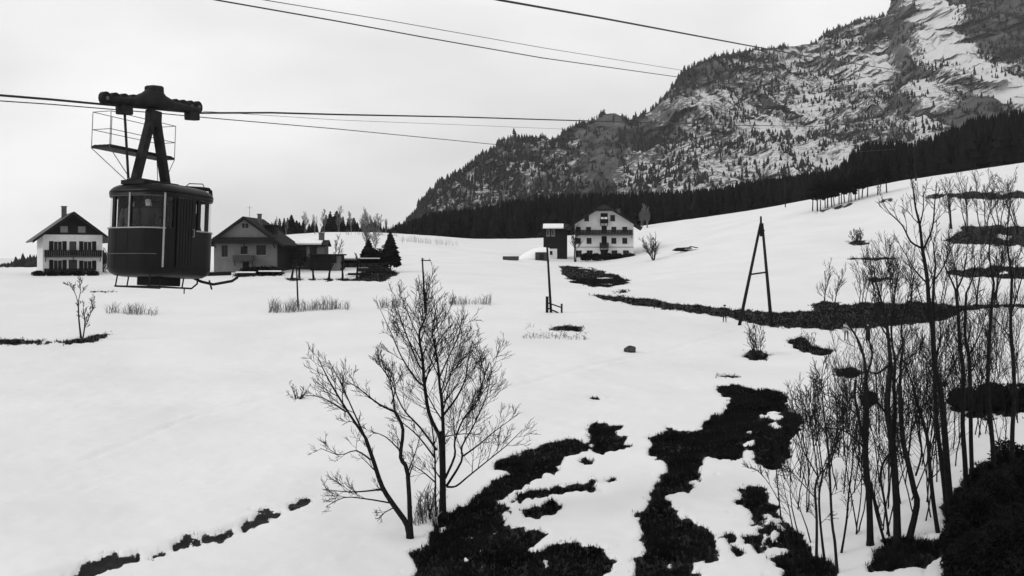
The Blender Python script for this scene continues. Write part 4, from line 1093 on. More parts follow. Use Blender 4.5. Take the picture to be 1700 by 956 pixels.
# --- large white guest house
def guest_house():
    c = G(1003, 431, 205, 280)
    root = empty('guest_house', c, math.radians(-5), 'large white guest house with clipped gable and dark balconies', 'house')
    k = c.y / FPX
    W, D, ez, rz = 12.2, 12.0, 7.4, 11.2
    s = lambda px: (px - 1003) * k
    h = lambda py: (431 - py) * k
    wins = []
    for px in (961, 979, 1020, 1039): wins.append((s(px) - 0.62, s(px) + 0.62, 0.55, 1.95))
    for px in (960, 978, 1019, 1037): wins.append((s(px) - 0.52, s(px) + 0.52, 3.35, 4.55))
    for px in (960, 977, 1019, 1037): wins.append((s(px) - 0.52, s(px) + 0.52, 5.75, 6.85))
    doors = [(-0.75, 0.75, 0.0, 2.1), (-0.55, 0.55, 2.95, 4.9), (-0.55, 0.55, 5.5, 7.1)]
    box_walls(W, D, ez, 0.4, wins + doors).build('wall', M['plaster_white'], root)
    # gable with the corner cut by a small hip
    hipz = rz - 1.05; sl = (rz - ez) / (W / 2); xh = (rz - hipz) / sl
    def gab(y0, y1):
        p = [(-W/2, ez + 0.004), (W/2, ez + 0.004), (xh, hipz), (-xh, hipz)]
        return MB().add([(x, y0, z) for x, z in p] + [(x, y1, z) for x, z in p], [(0,1,2,3),(4,7,6,5),(0,4,5,1),(1,5,6,2),(2,6,7,3),(3,7,4,0)])
    g = gab(0.0, D).build('gable', M['plaster_white'], root)
    for w in wins: window(root, *w, 0.0, 'wood_mid')
    for d in doors: MB().box(d[0], d[1], 0.14, 0.2, d[2], d[3]).build('door', M['wood_dark'], root)
    for px in (974, 1017):
        x = s(px)
        w = MB().box(x - 0.42, x + 0.42, -0.03, -0.004, 8.0, 9.25).build('window', M['pane'], g)
        MB().box(x - 0.5, x - 0.425, -0.05, -0.004, 7.92, 9.33).box(x + 0.425, x + 0.5, -0.05, -0.004, 7.92, 9.33).box(x - 0.42, x + 0.42, -0.05, -0.004, 9.255, 9.33).build('frame', M['wood_mid'], w)
    # attic loggia with two pale lamps of washing over its rail
    MB().box(-0.75, 0.75, -0.03, -0.004, 7.6, 9.7).build('loggia_shade', M['wood_dark'], g)  # flat dark panel on the gable, painted as the shade inside the loggia
    b = balcony(g, -0.85, 0.85, 7.75, -0.03, 0.6, 0.85)
    for xa in (-0.68, 0.06): MB().box(xa, xa + 0.6, -0.72, -0.668, 8.45, 8.85).build('hanging_cloth', M['snow_cap'], b)
    balcony(root, -5.9, 5.9, 5.2, 0.0, 1.2, 1.0)
    balcony(root, -0.95, 0.95, 2.55, 0.0, 0.9, 1.0)
    MB().box(-W/2, -1.0, -0.05, -0.004, 2.55, 2.7).box(1.0, W/2, -0.05, -0.004, 2.55, 2.7).build('string_course', M['plaster_trim'], root)
    # roof with clipped front
    hw = W/2 + 1.7; e2 = ez - 1.7 * sl; t = 0.38; y0, y1 = -1.9, D + 0.8
    mb = MB()
    for q in (-1, 1):
        p = [(q*xh*1.0, y0, hipz), (q*hw, y0, e2), (q*hw, y1, e2), (0, y1, rz), (0, y0 + 2.2, rz)]
        n = len(p); a = p + [(x, y, z + t) for x, y, z in p]
        mb.add(a, [tuple(range(n)), tuple(range(2*n-1, n-1, -1))] + [(i, (i+1) % n, n + (i+1) % n, n + i) for i in range(n)])
    p = [(-xh, y0, hipz), (xh, y0, hipz), (0, y0 + 2.2, rz)]
    mb.add(p + [(x, y, z + t) for x, y, z in p], [(0,2,1),(3,4,5),(0,1,4,3),(1,2,5,4),(2,0,3,5)])
    r = mb.build('roof', M['shingle'], root)
    chimney(r, 3.0, 3.0, 8.6, 10.6, 0.7)
    return c, k
gc, gk = guest_house()
for i in range(5):
    shrub('hedge_bush', gc + Vector(((971 + i * 18 - 1003) * gk, -3.2 + i * 0.1, -0.1)), 1.25, 0.7, 1.3, ORD[i] + ' hedge bush from the left before the white guest house', 900, 0.16, M['needles'], 'hedge', 'hedge row before the guest house', seed=80 + i)
def annex():
    c = G(923, 431, 205, 280) + Vector((0, 4.0, 0)); c.z = H(c.x, c.y)
    root = empty('annex', c, math.radians(-3), 'tall dark barn with snowy roof and a small white bay left of the guest house', 'barn')
    W, D, ez = 5.2, 6.0, 6.6
    op = (-1.4, -0.6, 0.9, 1.7); up_ = [(-1.9, -1.2, 5.0, 6.4), (-0.8, -0.1, 5.0, 6.4)]
    mb = MB(); wall_cells(mb, -W/2, 0.4, -0.6, 2.2, [op], 0.0, 0.3); mb.build('white_wall', M['plaster_white'], root)
    mb = MB(); wall_cells(mb, -W/2, 0.4, 2.204, ez, up_, 0.0, 0.3); mb.box(0.404, W/2, 0, 0.3, -0.6, ez)
    mb.box(-W/2, W/2, D - .3, D, -.6, ez).box(W/2 - .3, W/2, .304, D - .304, -.6, ez).box(-W/2, -W/2 + .3, .304, D - .304, -.6, ez).build('wall', M['wood_dark'], root)
    window(root, *op, 0.0, 'wood_dark')
    for w in up_: window(root, *w, 0.0, 'frame_pale')
    h = W / 2 + 0.4
    prof = [(-0.8, ez - 0.2), (D/2, ez + 0.8), (D + 0.8, ez - 0.2), (D + 0.8, ez), (D/2, ez + 1.0), (-0.8, ez)]
    r = MB().add([(x, y, z) for x in (-h, h) for y, z in prof], [(0,1,4,5),(1,2,3,4),(6,11,10,7),(7,10,9,8),(0,6,7,1),(1,7,8,2),(5,4,10,11),(4,3,9,10),(0,5,11,6),(2,8,9,3)]).build('roof', M['shingle'], root)
    sp = [(-0.82, ez + 0.02), (D/2, ez + 1.01), (D/2, ez + 1.2), (-0.85, ez + 0.25)]
    MB().add([(x, y, z) for x in (-h + 0.3, h - 1.2) for y, z in sp], [(0,1,2,3),(4,7,6,5),(0,4,5,1),(3,2,6,7),(0,3,7,4),(1,5,6,2)]).build('roof_snow', M['snow_cap'], r)
annex()
def cellar():
    c = G(886, 431, 190, 280)
    root = empty('earth_cellar', c, 0, 'low earth cellar under a rounded snow mound beside the pole', 'cellar')
    rings = []
    for i in range(9):
        f = i / 8; x = -3.2 + 6.4 * f
        hh = 0.25 + 2.3 * math.sin(math.pi * min(1, f * 1.0) ** 0.9 * 0.62)
        rings.append([(x, 1.6 + 2.4 * math.cos(a), max(-0.3, hh * math.sin(a))) for a in np.linspace(-0.15, math.pi + 0.15, 12)])
    MB().loft(rings).build('snow_mound', M['snow_cap'], root, True)
    MB().box(0.3, 2.9, -1.0, -0.7, -0.3, 1.5).build('front_wall', M['rock'], root)
    MB().box(1.1, 2.0, -1.06, -1.004, 0, 1.2).build('door', M['wood_dark'], root)
cellar()
def trough():
    c = G(848, 432, 170, 240)
    root = empty('water_trough', c, 0, 'dark wooden trough lying on the snow near the cellar', 'trough')
    t = MB(); t.box(-1.5, 1.5, -0.4, -0.32, 0, 0.75); t.box(-1.5, 1.5, 0.32, 0.4, 0, 0.75); t.box(-1.5, -1.4, -0.318, 0.318, 0, 0.75); t.box(1.4, 1.5, -0.318, 0.318, 0, 0.75); t.box(-1.4, 1.4, -0.318, 0.318, 0.0, 0.12)
    t.build('basin', M['wood_mid'], root)
    for x in (-1.1, 1.0): MB().box(x, x + 0.14, -0.46, 0.46, -0.25, -0.004).build('foot', M['wood_dark'], root)
trough()

# --- trees and bushes around the houses
sx_ = [452,459,466,472,478,485,492,499,505,512,519,527,534,541,547,552,558,564,571,578,586,593,600,616,622,658,665,672]
stop = [368,365,360,357,361,355,363,369,361,372,364,370,374,354,349,358,346,352,357,363,358,368,372,360,366,372,366,374]
for i, x in enumerate(sx_):
    Y = 322 + (i * 37 % 75); x = x + rnd.uniform(-2, 2); X = (x - CX) / FPX * Y
    z = H(X, Y); h = max(4, (HOR - stop[i] + rnd.uniform(-3, 3)) / FPX * Y - z)
    conifer('spruce', Vector((X, Y, z)), h, h * rnd.uniform(0.5, 0.95), ORD[i] + ' dark spruce from the left on the rise behind the houses', 'spruces behind the houses', 500 + i, 0.02, sides=14, tiers=15)
for i, (x, tp) in enumerate([(457,362),(476,366),(508,352),(523,356),(537,350),(562,344),(583,352),(604,350),(612,346),(628,354),(640,362)]):
    Y = 300 + (i * 29 % 40); X = (x - CX) / FPX * Y; z = H(X, Y)
    sapling('bare_backdrop_tree', Vector((X, Y, z)), max(4, (HOR - tp) / FPX * Y - z), ORD[i] + ' grey bare tree from the left among the spruces behind the houses', 'tree', 'bare trees behind the houses', 2, 580 + i, M['bark_pale'], 0.09, 2, 0.8, 0.035, 0.14)
conifer('evergreen_tree', G(648, 452, 130, 200), 6.2, 3.6, 'dense dark evergreen on a bare stem right of the woodshed', None, 540, 0.27, sides=16, tiers=14)
conifer('evergreen_tree', G(612, 440, 150, 220), 4.4, 4.4, 'broad dark evergreen behind the long woodshed', None, 541, 0.04, sides=18, tiers=12)
shrub('evergreen_bush', G(628, 440, 150, 220), 1.8, 1.0, 2.6, 'bushy dark evergreen filling the gap between the two conifers', 1300, 0.14, seed=88)
for i, (x, y, h, lab) in enumerate([(608, 432, 8.0, 'pale bare tree with tall twin stems behind the dark evergreens'), (622, 430, 7.2, 'thin pale bare tree beside the twin stemmed one behind the evergreens'), (556, 436, 4.8, 'small bare tree rising from behind the flat shed')]):
    sapling('bare_garden_tree', G(x, y, 150, 260), h, lab, 'tree', None, 2, 550 + i, M['bark_pale'] if i < 2 else M['bark_far'], 0.09, 2, 0.8, 0.025, 0.12)
for i, (x, y) in enumerate([(484, 462), (497, 461), (521, 463), (546, 463), (569, 464), (592, 464)]):
    c = G(x, y, 120, 180)
    t = sapling('orchard_tree', c, 3.4, ['stubby orchard tree nearest the farmhouse', 'second orchard tree from the farmhouse, close behind the pole', 'third orchard tree in the row before the flat shed', 'fourth orchard tree in the row, under the pale shed panel', 'forked orchard tree before the left end of the woodshed', 'last orchard tree of the row beside the plank pile'][i], 'tree', 'orchard trees before the houses', 1, 560 + i, M['bark'], 0.2, 2, 1.0, 0.035, 0.05)
shrub('bush', G(172, 452, 150, 220), 1.2, 0.8, 3.2, 'grey leafless bush at the corner of the left chalet', 900, 0.1, M['twigs'], seed=90)
for i in range(5):
    shrub('garden_bush', G(160 - i * 22, 457, 130, 220) + Vector((0, -1.5, -0.1)), 1.0, 0.6, 0.7, ORD[i] + ' low dark bush from the right before the left chalet', 500, 0.12, M['needles'], 'bush', 'bushes before the left chalet', seed=92 + i)
for i, (x0, x1, y) in enumerate([(392, 424, 459), (430, 467, 457)]):
    c = G((x0 + x1) / 2, y, 110, 190); w = (x1 - x0) / FPX * c.y
    root = empty('snowy_bench', c, 0, ['long snow covered plank bench below the farmhouse, nearer the cable car', 'long snow covered plank bench below the farmhouse, nearer the sheds'][i], 'bench')
    MB().box(-w/2, w/2, -0.4, 0.4, 0.42, 0.5).build('seat', M['wood_dark'], root)
    MB().box(-w/2 + .02, w/2 - .02, -0.38, 0.38, 0.503, 0.68).build('snow_cover', M['snow_cap'], root)
    for k in range(4):
        x = -w/2 + 0.2 + k * (w - 0.5) / 3; MB().box(x, x + 0.12, -0.3, 0.3, -0.2, 0.416).build('leg', M['wood_dark'], root)
c = G(1085, 432, 170, 260)
sapling('round_bare_tree', c, 5.2, 'small round crowned bare tree right of the guest house', 'tree', None, 8, 601, M['bark_far'], 0.09, 2, 0.9, 0.02, 0.8, t0=0.2, spread=0.12, up=0.05)
sapling('bare_tree', G(953, 434, 190, 260) + Vector((0, -3, 0)), 8.0, 'bare tree standing against the left corner of the guest house', 'tree', None, 2, 602, M['bark'], 0.14, 2, 0.6, 0.03, 0.12)
for i, x in enumerate([1066, 1074]):
    sapling('pale_tree', G(x, 378, 240, 340), 6.0, ['pale leafless tree directly behind the guest house roof', 'pale leafless tree at the edge of the wood right of the guest house'][i], 'tree', None, 3, 604 + i, M['bark_pale'], 0.1, 2, 1.3, 0.04, 0.2)
c = G(1136, 418, 180, 260)
root = empty('brushwood_pile', c, 0.2, 'dark pile of brushwood and boards on the snow beside the round tree', 'wood pile')
rr = random.Random(5)
for k in range(26):
    a = rr.uniform(-0.5, 0.5); x = rr.uniform(-1.6, 1.3); z = 0.1 + 0.85 * max(0, 1 - abs(x) / 2.0) * rr.random()
    MB().bar((x - math.cos(a), rr.uniform(-.7, .7), z), (x + math.cos(a), rr.uniform(-.7, .7), z + rr.uniform(-.15, .3)), rr.uniform(0.08, 0.2)).build('board', M['wood_dark'], root)
MB().add([(1.2,-.6,1.0),(2.6,-.6,.75),(2.6,.6,.75),(1.2,.6,1.0),(1.2,-.6,1.1),(2.6,-.6,.85),(2.6,.6,.85),(1.2,.6,1.1)],[(0,3,2,1),(4,5,6,7),(0,1,5,4),(1,2,6,5),(2,3,7,6),(3,0,4,7)]).build('lean_board', M['wood_dark'], root)

# --- row of trunks on the crest at the edge of the wood
for i, x in enumerate([1349,1357,1362,1370,1374,1381,1385,1393,1397,1402,1409,1413,1420,1426,1431,1440,1457,1472]):
    y = np.interp(x, [1340, 1400, 1440, 1475], [354, 338, 327, 318]) + rnd.uniform(-1.5, 1.5)
    b = G(x, y, 200, 320); h = rnd.uniform(6.5, 8.8)
    t = conifer('edge_spruce', b, h, rnd.uniform(2.2, 4.0), ORD[i] + ' bare stemmed spruce from the left on the crest below the wood', 'spruces along the crest', 620 + i, rnd.uniform(0.4, 0.58), M['needles_wood'], sides=11, tiers=9)
    t.rotation_euler = (rnd.uniform(-.05, .05), rnd.uniform(-.09, .09), rnd.uniform(0, 6))

# ------------------------------------------------------------------ poles, gate, A-frame
def pole(x_t, y_t, x_b, y_b, lab, arm=True, r_=0.11, lo=90, hi=200):
    b = G(x_b, y_b, lo, hi); t = P(x_t, y_t, b.y) - b
    root = empty('utility_pole', b, 0, lab, 'pole')
    MB().tube([(0, 0, -0.3), t * 0.5, t], [r_, r_ * 0.85, r_ * 0.7], 8).build('post', M['wood_dark'], root, True)
    if arm:
        a = MB().bar(t + Vector((-0.1, -0.12, -0.25)), t + Vector((0.85, -0.12, -0.25)), 0.1).build('crossarm', M['wood_dark'], root)
        for q in (0.15, 0.7): MB().tube([t + Vector((q, -0.12, -0.195)), t + Vector((q, -0.12, -0.02))], [0.05, 0.035], 6).build('insulator', M['frame_pale'], a)
pole(492, 436, 495, 511, 'slim wooden pole rising from the dry reeds below the houses', False, 0.10)
pole(701, 428, 706, 520, 'slim wooden pole with a short arm behind the foreground tree', True, 0.11)
pole(908, 405, 915, 519, 'wooden pole standing behind the little gate', False, 0.14)
pole(1303, 300, 1304, 344, 'slim pole on the crest against the dark wood', False, 0.13, 200, 330)
pole(1517, 248, 1521, 300, 'pole at the top of the hillside before the dark wood', False, 0.2, 200, 330)

c = G(920, 519, 80, 150)
root = empty('field_gate', c, math.radians(-6), 'short broken wooden gate of rails between two posts', 'gate')
k = c.y / FPX
MB().box(-14*k, -9.5*k, -0.12, 0.12, -0.3, 27*k).build('post', M['wood_dark'], root)
MB().box(11*k, 14*k, -0.1, 0.1, -0.3, 15*k).build('post', M['wood_dark'], root)
MB().bar((-9.4*k, 0, 16*k), (10.9*k, 0, 9*k), 0.12).build('rail', M['wood_dark'], root)
MB().bar((-9.4*k, -0.02, 7*k), (7*k, -0.3, 0.3*k), 0.12).build('rail', M['wood_dark'], root)

c = G(1255, 541, 90, 140); k = c.y / FPX
root = empty('a_frame_support', c, 0, 'tall dark A-shaped timber support standing by the field strip', 'support')
ap = Vector((9 * k, 0, 176 * k))
fl, fr = Vector((-28 * k, 0.2, -0.3)), Vector((26 * k, -0.2, -0.5))
MB().tube([fl, fl.lerp(ap, 0.97)], [0.17, 0.12], 8).build('leg', M['wood_dark'], root, True)
MB().tube([fr, fr.lerp(ap, 0.97) + Vector((0.05, 0, 0))], [0.18, 0.12], 8).build('leg', M['wood_dark'], root, True)
MB().tube([ap - Vector((0.02, 0, 1.6)), ap + Vector((-0.05, 0, 0.35))], [0.14, 0.09], 8).build('top_post', M['wood_dark'], root, True)
MB().bar(fl.lerp(ap, 0.50), fr.lerp(ap, 0.53), 0.16).build('cross_brace', M['wood_dark'], root)
MB().bar(ap + Vector((0.08, -0.12, -1.1)), ap + Vector((0.3, -0.12, -1.0)), 0.1).build('bolt', M['steel'], root)

# ------------------------------------------------------------------ rock, bushes, reeds
c = G(1046, 584, 60, 110)
bm = bmesh.new(); bmesh.ops.create_icosphere(bm, subdivisions=3, radius=1)
for v in bm.verts:
    n = 1 + 0.28 * float(vnoise([v.co.x * 1.7], [v.co.y * 1.7], [v.co.z * 1.7], seed=5)[0]); v.co = Vector((v.co.x * 0.48 * n, v.co.y * 0.4 * n, v.co.z * 0.36 * n + 0.12))
me = bpy.data.meshes.new('boulder'); bm.to_mesh(me); bm.free()
o = link_mesh('boulder', me, M['rock']); o.location = c; tag(o, 'lone dark boulder lying on the open snow', 'rock')
sapling('leafless_bush', G(1258, 590, 70, 110), 2.7, 'upright leafless bush growing from a small dark earth mound', 'bush', None, 12, 631, M['bark_far'], 0.03, 2, 1.0, 0.012, 0.35, t0=0.2, spread=0.3)
sapling('leafless_bush', G(1425, 402, 150, 250), 2.6, 'round leafless bush alone on the upper snow slope', 'bush', None, 14, 632, M['bark_far'], 0.04, 2, 1.0, 0.03, 0.6, t0=0.15, spread=0.8)
sapling('leafless_bush', G(1345, 575, 70, 110), 1.6, 'low twiggy bush on the dark patch left of the thicket', 'bush', None, 9, 633, M['bark_far'], 0.03, 2, 0.8, 0.012, 0.5, t0=0.15, spread=0.6)
b = G(132, 560, 75, 120); k = b.y
traced_tree('young_tree', b, b.y, [([(135,560),(131,530),(130,500)], 0.08, 0.05, 't'), ([(138,560),(141,535),(138,512)], 0.07, 0.04, 'b'), ([(140,545),(150,522),(156,500)], 0.04, 0.015, 'b'), ([(130,505),(124,485),(112,470)], 0.04, 0.015, 'b'), ([(130,500),(134,480),(131,462)], 0.04, 0.015, 'b')],
    'young bare tree on the dark earth bank at the left edge', maxlev=3, dens_=1.0, rmin=0.014, seed=640, spread=0.8, mat_=M['bark_far'])
b = G(492, 662, 50, 100)
sapling('dead_shrub', b, 1.3, 'small dark dead shrub leaning right on the open snow', 'bush', None, 8, 641, M['bark'], 0.035, 2, 1.4, 0.012, 1.2, t0=0.05, spread=0.12, up=0.0)

def reeds(x0, x1, y, h, n, lab, lo=80, hi=160, seed=0, ty=3):
    r = random.Random(seed); mb = MB()
    o_ = G((x0 + x1) / 2, y, lo, hi)
    for k in range(n):
        x = r.uniform(x0, x1)
        cl = 0.5 + 0.5 * float(vnoise([x / 9.0], [0.0], seed=seed)[0])
        if r.random() > cl + 0.25: continue
        g = G(x, y + r.uniform(-ty, 1), lo, hi) if k % 6 == 0 or k == 0 else Vector((( x - CX) / FPX * o_.y, o_.y + r.uniform(-1, 1), 0))
        g.z = H(g.x, g.y)
        hh = h * r.uniform(0.4, 1.1) * (0.5 + 0.7 * cl)
        a = g - o_
        mb.tube([a, a + Vector((r.uniform(-.12, .12), r.uniform(-.1, .1), hh * 0.6)), a + Vector((r.uniform(-.35, .35), r.uniform(-.2, .2), hh))], [0.022, 0.018, 0.008], 3, cap=False)
    o = mb.build('dry_reeds', M['reed']); o.location = o_
    return tag(o, lab, kind='stuff')
reeds(448, 580, 515, 1.3, 420, 'strip of dry reeds at the foot of the slim pole', seed=1)
reeds(180, 262, 521, 1.0, 160, 'faint dry reeds below the cable car', seed=2)
reeds(625, 664, 510, 1.1, 90, 'dry reeds left of the pole with an arm', seed=3)
reeds(745, 815, 505, 1.1, 170, 'dry reeds on the snow left of the little gate', seed=4)
reeds(575, 660, 390, 1.6, 120, 'far dry stalks along the snowy rise behind the sheds', 200, 300, seed=5)
reeds(665, 760, 404, 1.6, 140, 'far dry stalks on the snow before the wood', 200, 300, seed=6)
reeds(870, 975, 560, 0.5, 120, 'stubble poking through the snow around the small ditch', 75, 120, seed=7, ty=18)
reeds(690, 730, 858, 1.6, 90, 'dry grass stalks behind the foot of the largest bare tree', 40, 60, seed=8, ty=8)

# ------------------------------------------------------------------ people (one continuous skinned body each)
def person(loc, rz, label, joints, edges, mats, zones, name='person', cat='person', hat=True, levels=1, hat_mat='hair'):
    """joints: list of (x, y, z, radius); zones: list of (zmax, material index)"""
    me = bpy.data.meshes.new('body_cage')
    me.from_pydata([j[:3] for j in joints], edges, [])
    o = bpy.data.objects.new('body_cage', me); col.objects.link(o)
    o.modifiers.new('skin', 'SKIN'); sub = o.modifiers.new('sub', 'SUBSURF'); sub.levels = levels; sub.render_levels = levels
    sk_ = me.skin_vertices[0].data
    for i, j in enumerate(joints):
        r_ = j[3]; sk_[i].radius = r_ if isinstance(r_, tuple) else (r_, r_)
        sk_[i].use_root = (i == 0)
    dg = bpy.context.evaluated_depsgraph_get()
    new = bpy.data.meshes.new_from_object(o.evaluated_get(dg))
    bpy.data.objects.remove(o); bpy.data.meshes.remove(me)
    new.materials.clear()
    for m in mats: new.materials.append(m)
    for p in new.polygons:
        p.use_smooth = True
        for zt, mi in zones:
            if p.center.z < zt: p.material_index = mi; break
    new.name = 'body'
    root = empty(name, loc, rz, label, cat)
    link_mesh('body', new, None, root)
    hz = max(j[2] for j in joints); hj = max(joints, key=lambda j: j[2])
    hx, hy = hj[0], hj[1]
    # hair or hat, eyes and nose
    bm = bmesh.new(); bmesh.ops.create_uvsphere(bm, u_segments=12, v_segments=8, radius=1)
    for v in list(bm.verts):
        v.co = Vector((hx + v.co.x * 0.098, hy + 0.015 + v.co.y * 0.115, hz + 0.0 + v.co.z * 0.10))
    bmesh.ops.delete(bm, geom=[v for v in bm.verts if v.co.z < hz - 0.02 and v.co.y < hy + 0.03], context='VERTS')
    hm = bpy.data.meshes.new('hair'); bm.to_mesh(hm); bm.free()
    link_mesh('hat' if hat else 'hair', hm, M[hat_mat], root)
    if hat:
        MB().tube([(hx, hy, hz + 0.0), (hx, hy - 0.01, hz + 0.022)], [0.15, 0.14], 12).build('hat_brim', M[hat_mat], root)
    MB().box(hx - 0.045, hx - 0.02, hy - 0.112, hy - 0.088, hz - 0.075, hz - 0.06).box(hx + 0.02, hx + 0.045, hy - 0.112, hy - 0.088, hz - 0.075, hz - 0.06).build('eyes', M['hair'], root)
    MB().add([(hx, hy - 0.085, hz - 0.06), (hx - 0.018, hy - 0.09, hz - 0.12), (hx + 0.018, hy - 0.09, hz - 0.12), (hx, hy - 0.135, hz - 0.112)], [(0, 1, 3), (0, 3, 2), (1, 2, 3)]).build('nose', mats[-1], root)
    return root

def standing(leg_l=0.0, leg_r=0.0, arm_l=(0.06, -0.05, 0.0), arm_r=(-0.06, -0.05, 0.0), coat=False, head_dx=0.0):
    """facing -y, 1.72 m; arms are offsets of the hand from hanging straight down"""
    w = 0.155 if not coat else 0.18
    J = [(0, 0, 0.95, (w, 0.12)), (0, 0, 1.15, (w * 0.95, 0.115)), (0, 0.0, 1.36, (w * 1.12, 0.12)), (0, 0.0, 1.46, (0.075, 0.07)), (head_dx * 0.5, -0.01, 1.52, 0.058), (head_dx, -0.015, 1.585, (0.078, 0.09)), (head_dx, -0.01, 1.655, (0.078, 0.095))]
    E = [(0, 1), (1, 2), (2, 3), (3, 4), (4, 5), (5, 6)]
    for s, dy, arm in ((1, leg_l, arm_l), (-1, leg_r, arm_r)):
        n = len(J)
        J += [(s * 0.10, 0, 0.86, 0.10 if not coat else 0.135), (s * 0.105, dy * 0.5 - 0.02, 0.48, 0.068 if not coat else 0.115), (s * 0.105, dy, 0.10, 0.048), (s * 0.11, dy + 0.01, 0.045, 0.045), (s * 0.12, dy - 0.15, 0.035, 0.036)]
        E += [(0, n), (n, n + 1), (n + 1, n + 2), (n + 2, n + 3), (n + 3, n + 4)]
        n = len(J)
        J += [(s * 0.20, 0, 1.40, 0.068), (s * 0.25, arm[1] * 0.3 + 0.02, 1.12 + arm[2] * 0.3, 0.05), (s * 0.24 + arm[0], arm[1], 0.88 + arm[2], 0.038), (s * 0.235 + arm[0] * 1.2, arm[1] - 0.03, 0.80 + arm[2], (0.028, 0.04))]
        E += [(2, n), (n, n + 1), (n + 1, n + 2), (n + 2, n + 3)]
        # fingers and thumb
        hx, hy, hz = J[-1][:3]
        h = len(J) - 1
        for q, (fy, fl) in enumerate(((-0.03, 0.075), (-0.01, 0.085), (0.012, 0.08), (0.03, 0.062))):
            m = len(J); J += [(hx - s * 0.004, hy + fy, hz - 0.05, 0.010), (hx - s * 0.018, hy + fy, hz - 0.05 - fl, 0.008)]; E += [(h, m), (m, m + 1)]
        m = len(J); J += [(hx - s * 0.02, hy - 0.05, hz - 0.03, 0.010), (hx - s * 0.025, hy - 0.06, hz - 0.065, 0.008)]; E += [(h, m), (m, m + 1)]
    return J, E
def dress(top, bottom): return [M[bottom], M[top], M['skin']], [(0.86, 0), (1.485, 1), (9, 2)]

J, E = standing(0.16, -0.16)
ma, zo = dress('cloth_dark', 'cloth_dark')
person(G(1203, 535, 80, 140), math.radians(160), 'dark dressed person walking by the field strip left of the A-shaped support', J, E, ma, zo)
J, E = standing(0.12, -0.14)
ma, zo = dress('cloth_light', 'cloth_mid')
person(G(1405, 566, 70, 130), math.radians(150), 'person in a pale coat walking on the snow below the field strip', J, E, ma, zo)
J, E = standing(0.1, -0.1, coat=True)
ma, zo = dress('cloth_dark', 'cloth_dark')
person(G(1441, 570, 70, 130), math.radians(165), 'person in a long dark coat beside the thicket, right of the pale coat', J, E, ma, zo)

# ------------------------------------------------------------------ cable car
CD = Vector((0.45, 1.0, 0)).normalized()              # run of the cables in plan
YC = 28.0
CAB = P(264, 461, YC)                                 # underside of the cabin body
cab = empty('cable_car', CAB, 0, 'dark round-cornered cable car cabin hanging from its rope carriage', 'cable car')
cab.rotation_euler = (Matrix.Rotation(math.atan2(CD.y, CD.x), 4, 'Z') @ Matrix.Rotation(math.radians(3.2), 4, 'Y')).to_euler()
LX, LY, RC = 1.12, 0.97, 0.62                         # half length, half width, corner radius
def ring(z, inset=0.0, n=7):
    a = []
    r_ = max(0.05, RC - inset * 0.6); hx, hy = LX - inset, LY - inset
    for cx, cy, t0 in ((hx - r_, hy - r_, 0), (-hx + r_, hy - r_, 90), (-hx + r_, -hy + r_, 180), (hx - r_, -hy + r_, 270)):
        for k in range(n + 1):
            t = math.radians(t0 + 90 * k / n); a.append((cx + r_ * math.cos(t), cy + r_ * math.sin(t), z))
    return a
def ring_at(s, z, inset=0.0):
    """point at fraction s of the plan outline"""
    a = ring(0, inset, 10); n = len(a)
    d = [math.dist(a[i], a[(i + 1) % n]) for i in range(n)]; t = (s % 1.0) * sum(d)
    for i in range(n):
        if t <= d[i]: f = t / max(1e-9, d[i]); p, q = a[i], a[(i + 1) % n]; return Vector((p[0] + (q[0] - p[0]) * f, p[1] + (q[1] - p[1]) * f, z))
        t -= d[i]
    return Vector(a[0][:2] + (z,))
def strip(s0, s1, z0, z1, in0, in1, n=8):
    """closed curved panel following the outline between fractions s0 and s1"""
    mb = MB(); rings = []
    for k in range(n + 1):
        s = s0 + (s1 - s0) * k / n
        rings.append([ring_at(s, z0, in0), ring_at(s, z0, in1), ring_at(s, z1, in1), ring_at(s, z1, in0)])
    return mb.loft(rings)
ZS, ZE = 1.16, 2.0                                    # sill and eave
outer = [ring(0.0, 0.30), ring(0.02, 0.16), ring(0.09, 0.05), ring(0.22, 0.0), ring(ZS, 0.0)]
inner = [ring(ZS, 0.05), ring(0.20, 0.05)]
MB().loft(outer, True, False).loft([outer[-1], inner[0]], False, False).loft(inner, False, True).build('lower_body', M['cabin_paint'], cab, True)
fas = MB().loft([ring(ZE - 0.10, 0.0), ring(ZE, -0.015), ring(ZE, 0.05), ring(ZE - 0.10, 0.05), ring(ZE - 0.10, 0.0)], False, False).build('upper_body', M['cabin_paint'], cab, True)
roof = MB().loft([ring(ZE + 0.004, 0.04), ring(ZE + 0.004, -0.012), ring(ZE + 0.03, -0.014), ring(ZE + 0.08, 0.015), ring(ZE + 0.14, 0.07), ring(ZE + 0.19, 0.16), ring(ZE + 0.225, 0.30), ring(ZE + 0.24, 0.55)], True, True).build('roof', M['cabin_paint'], cab, True)
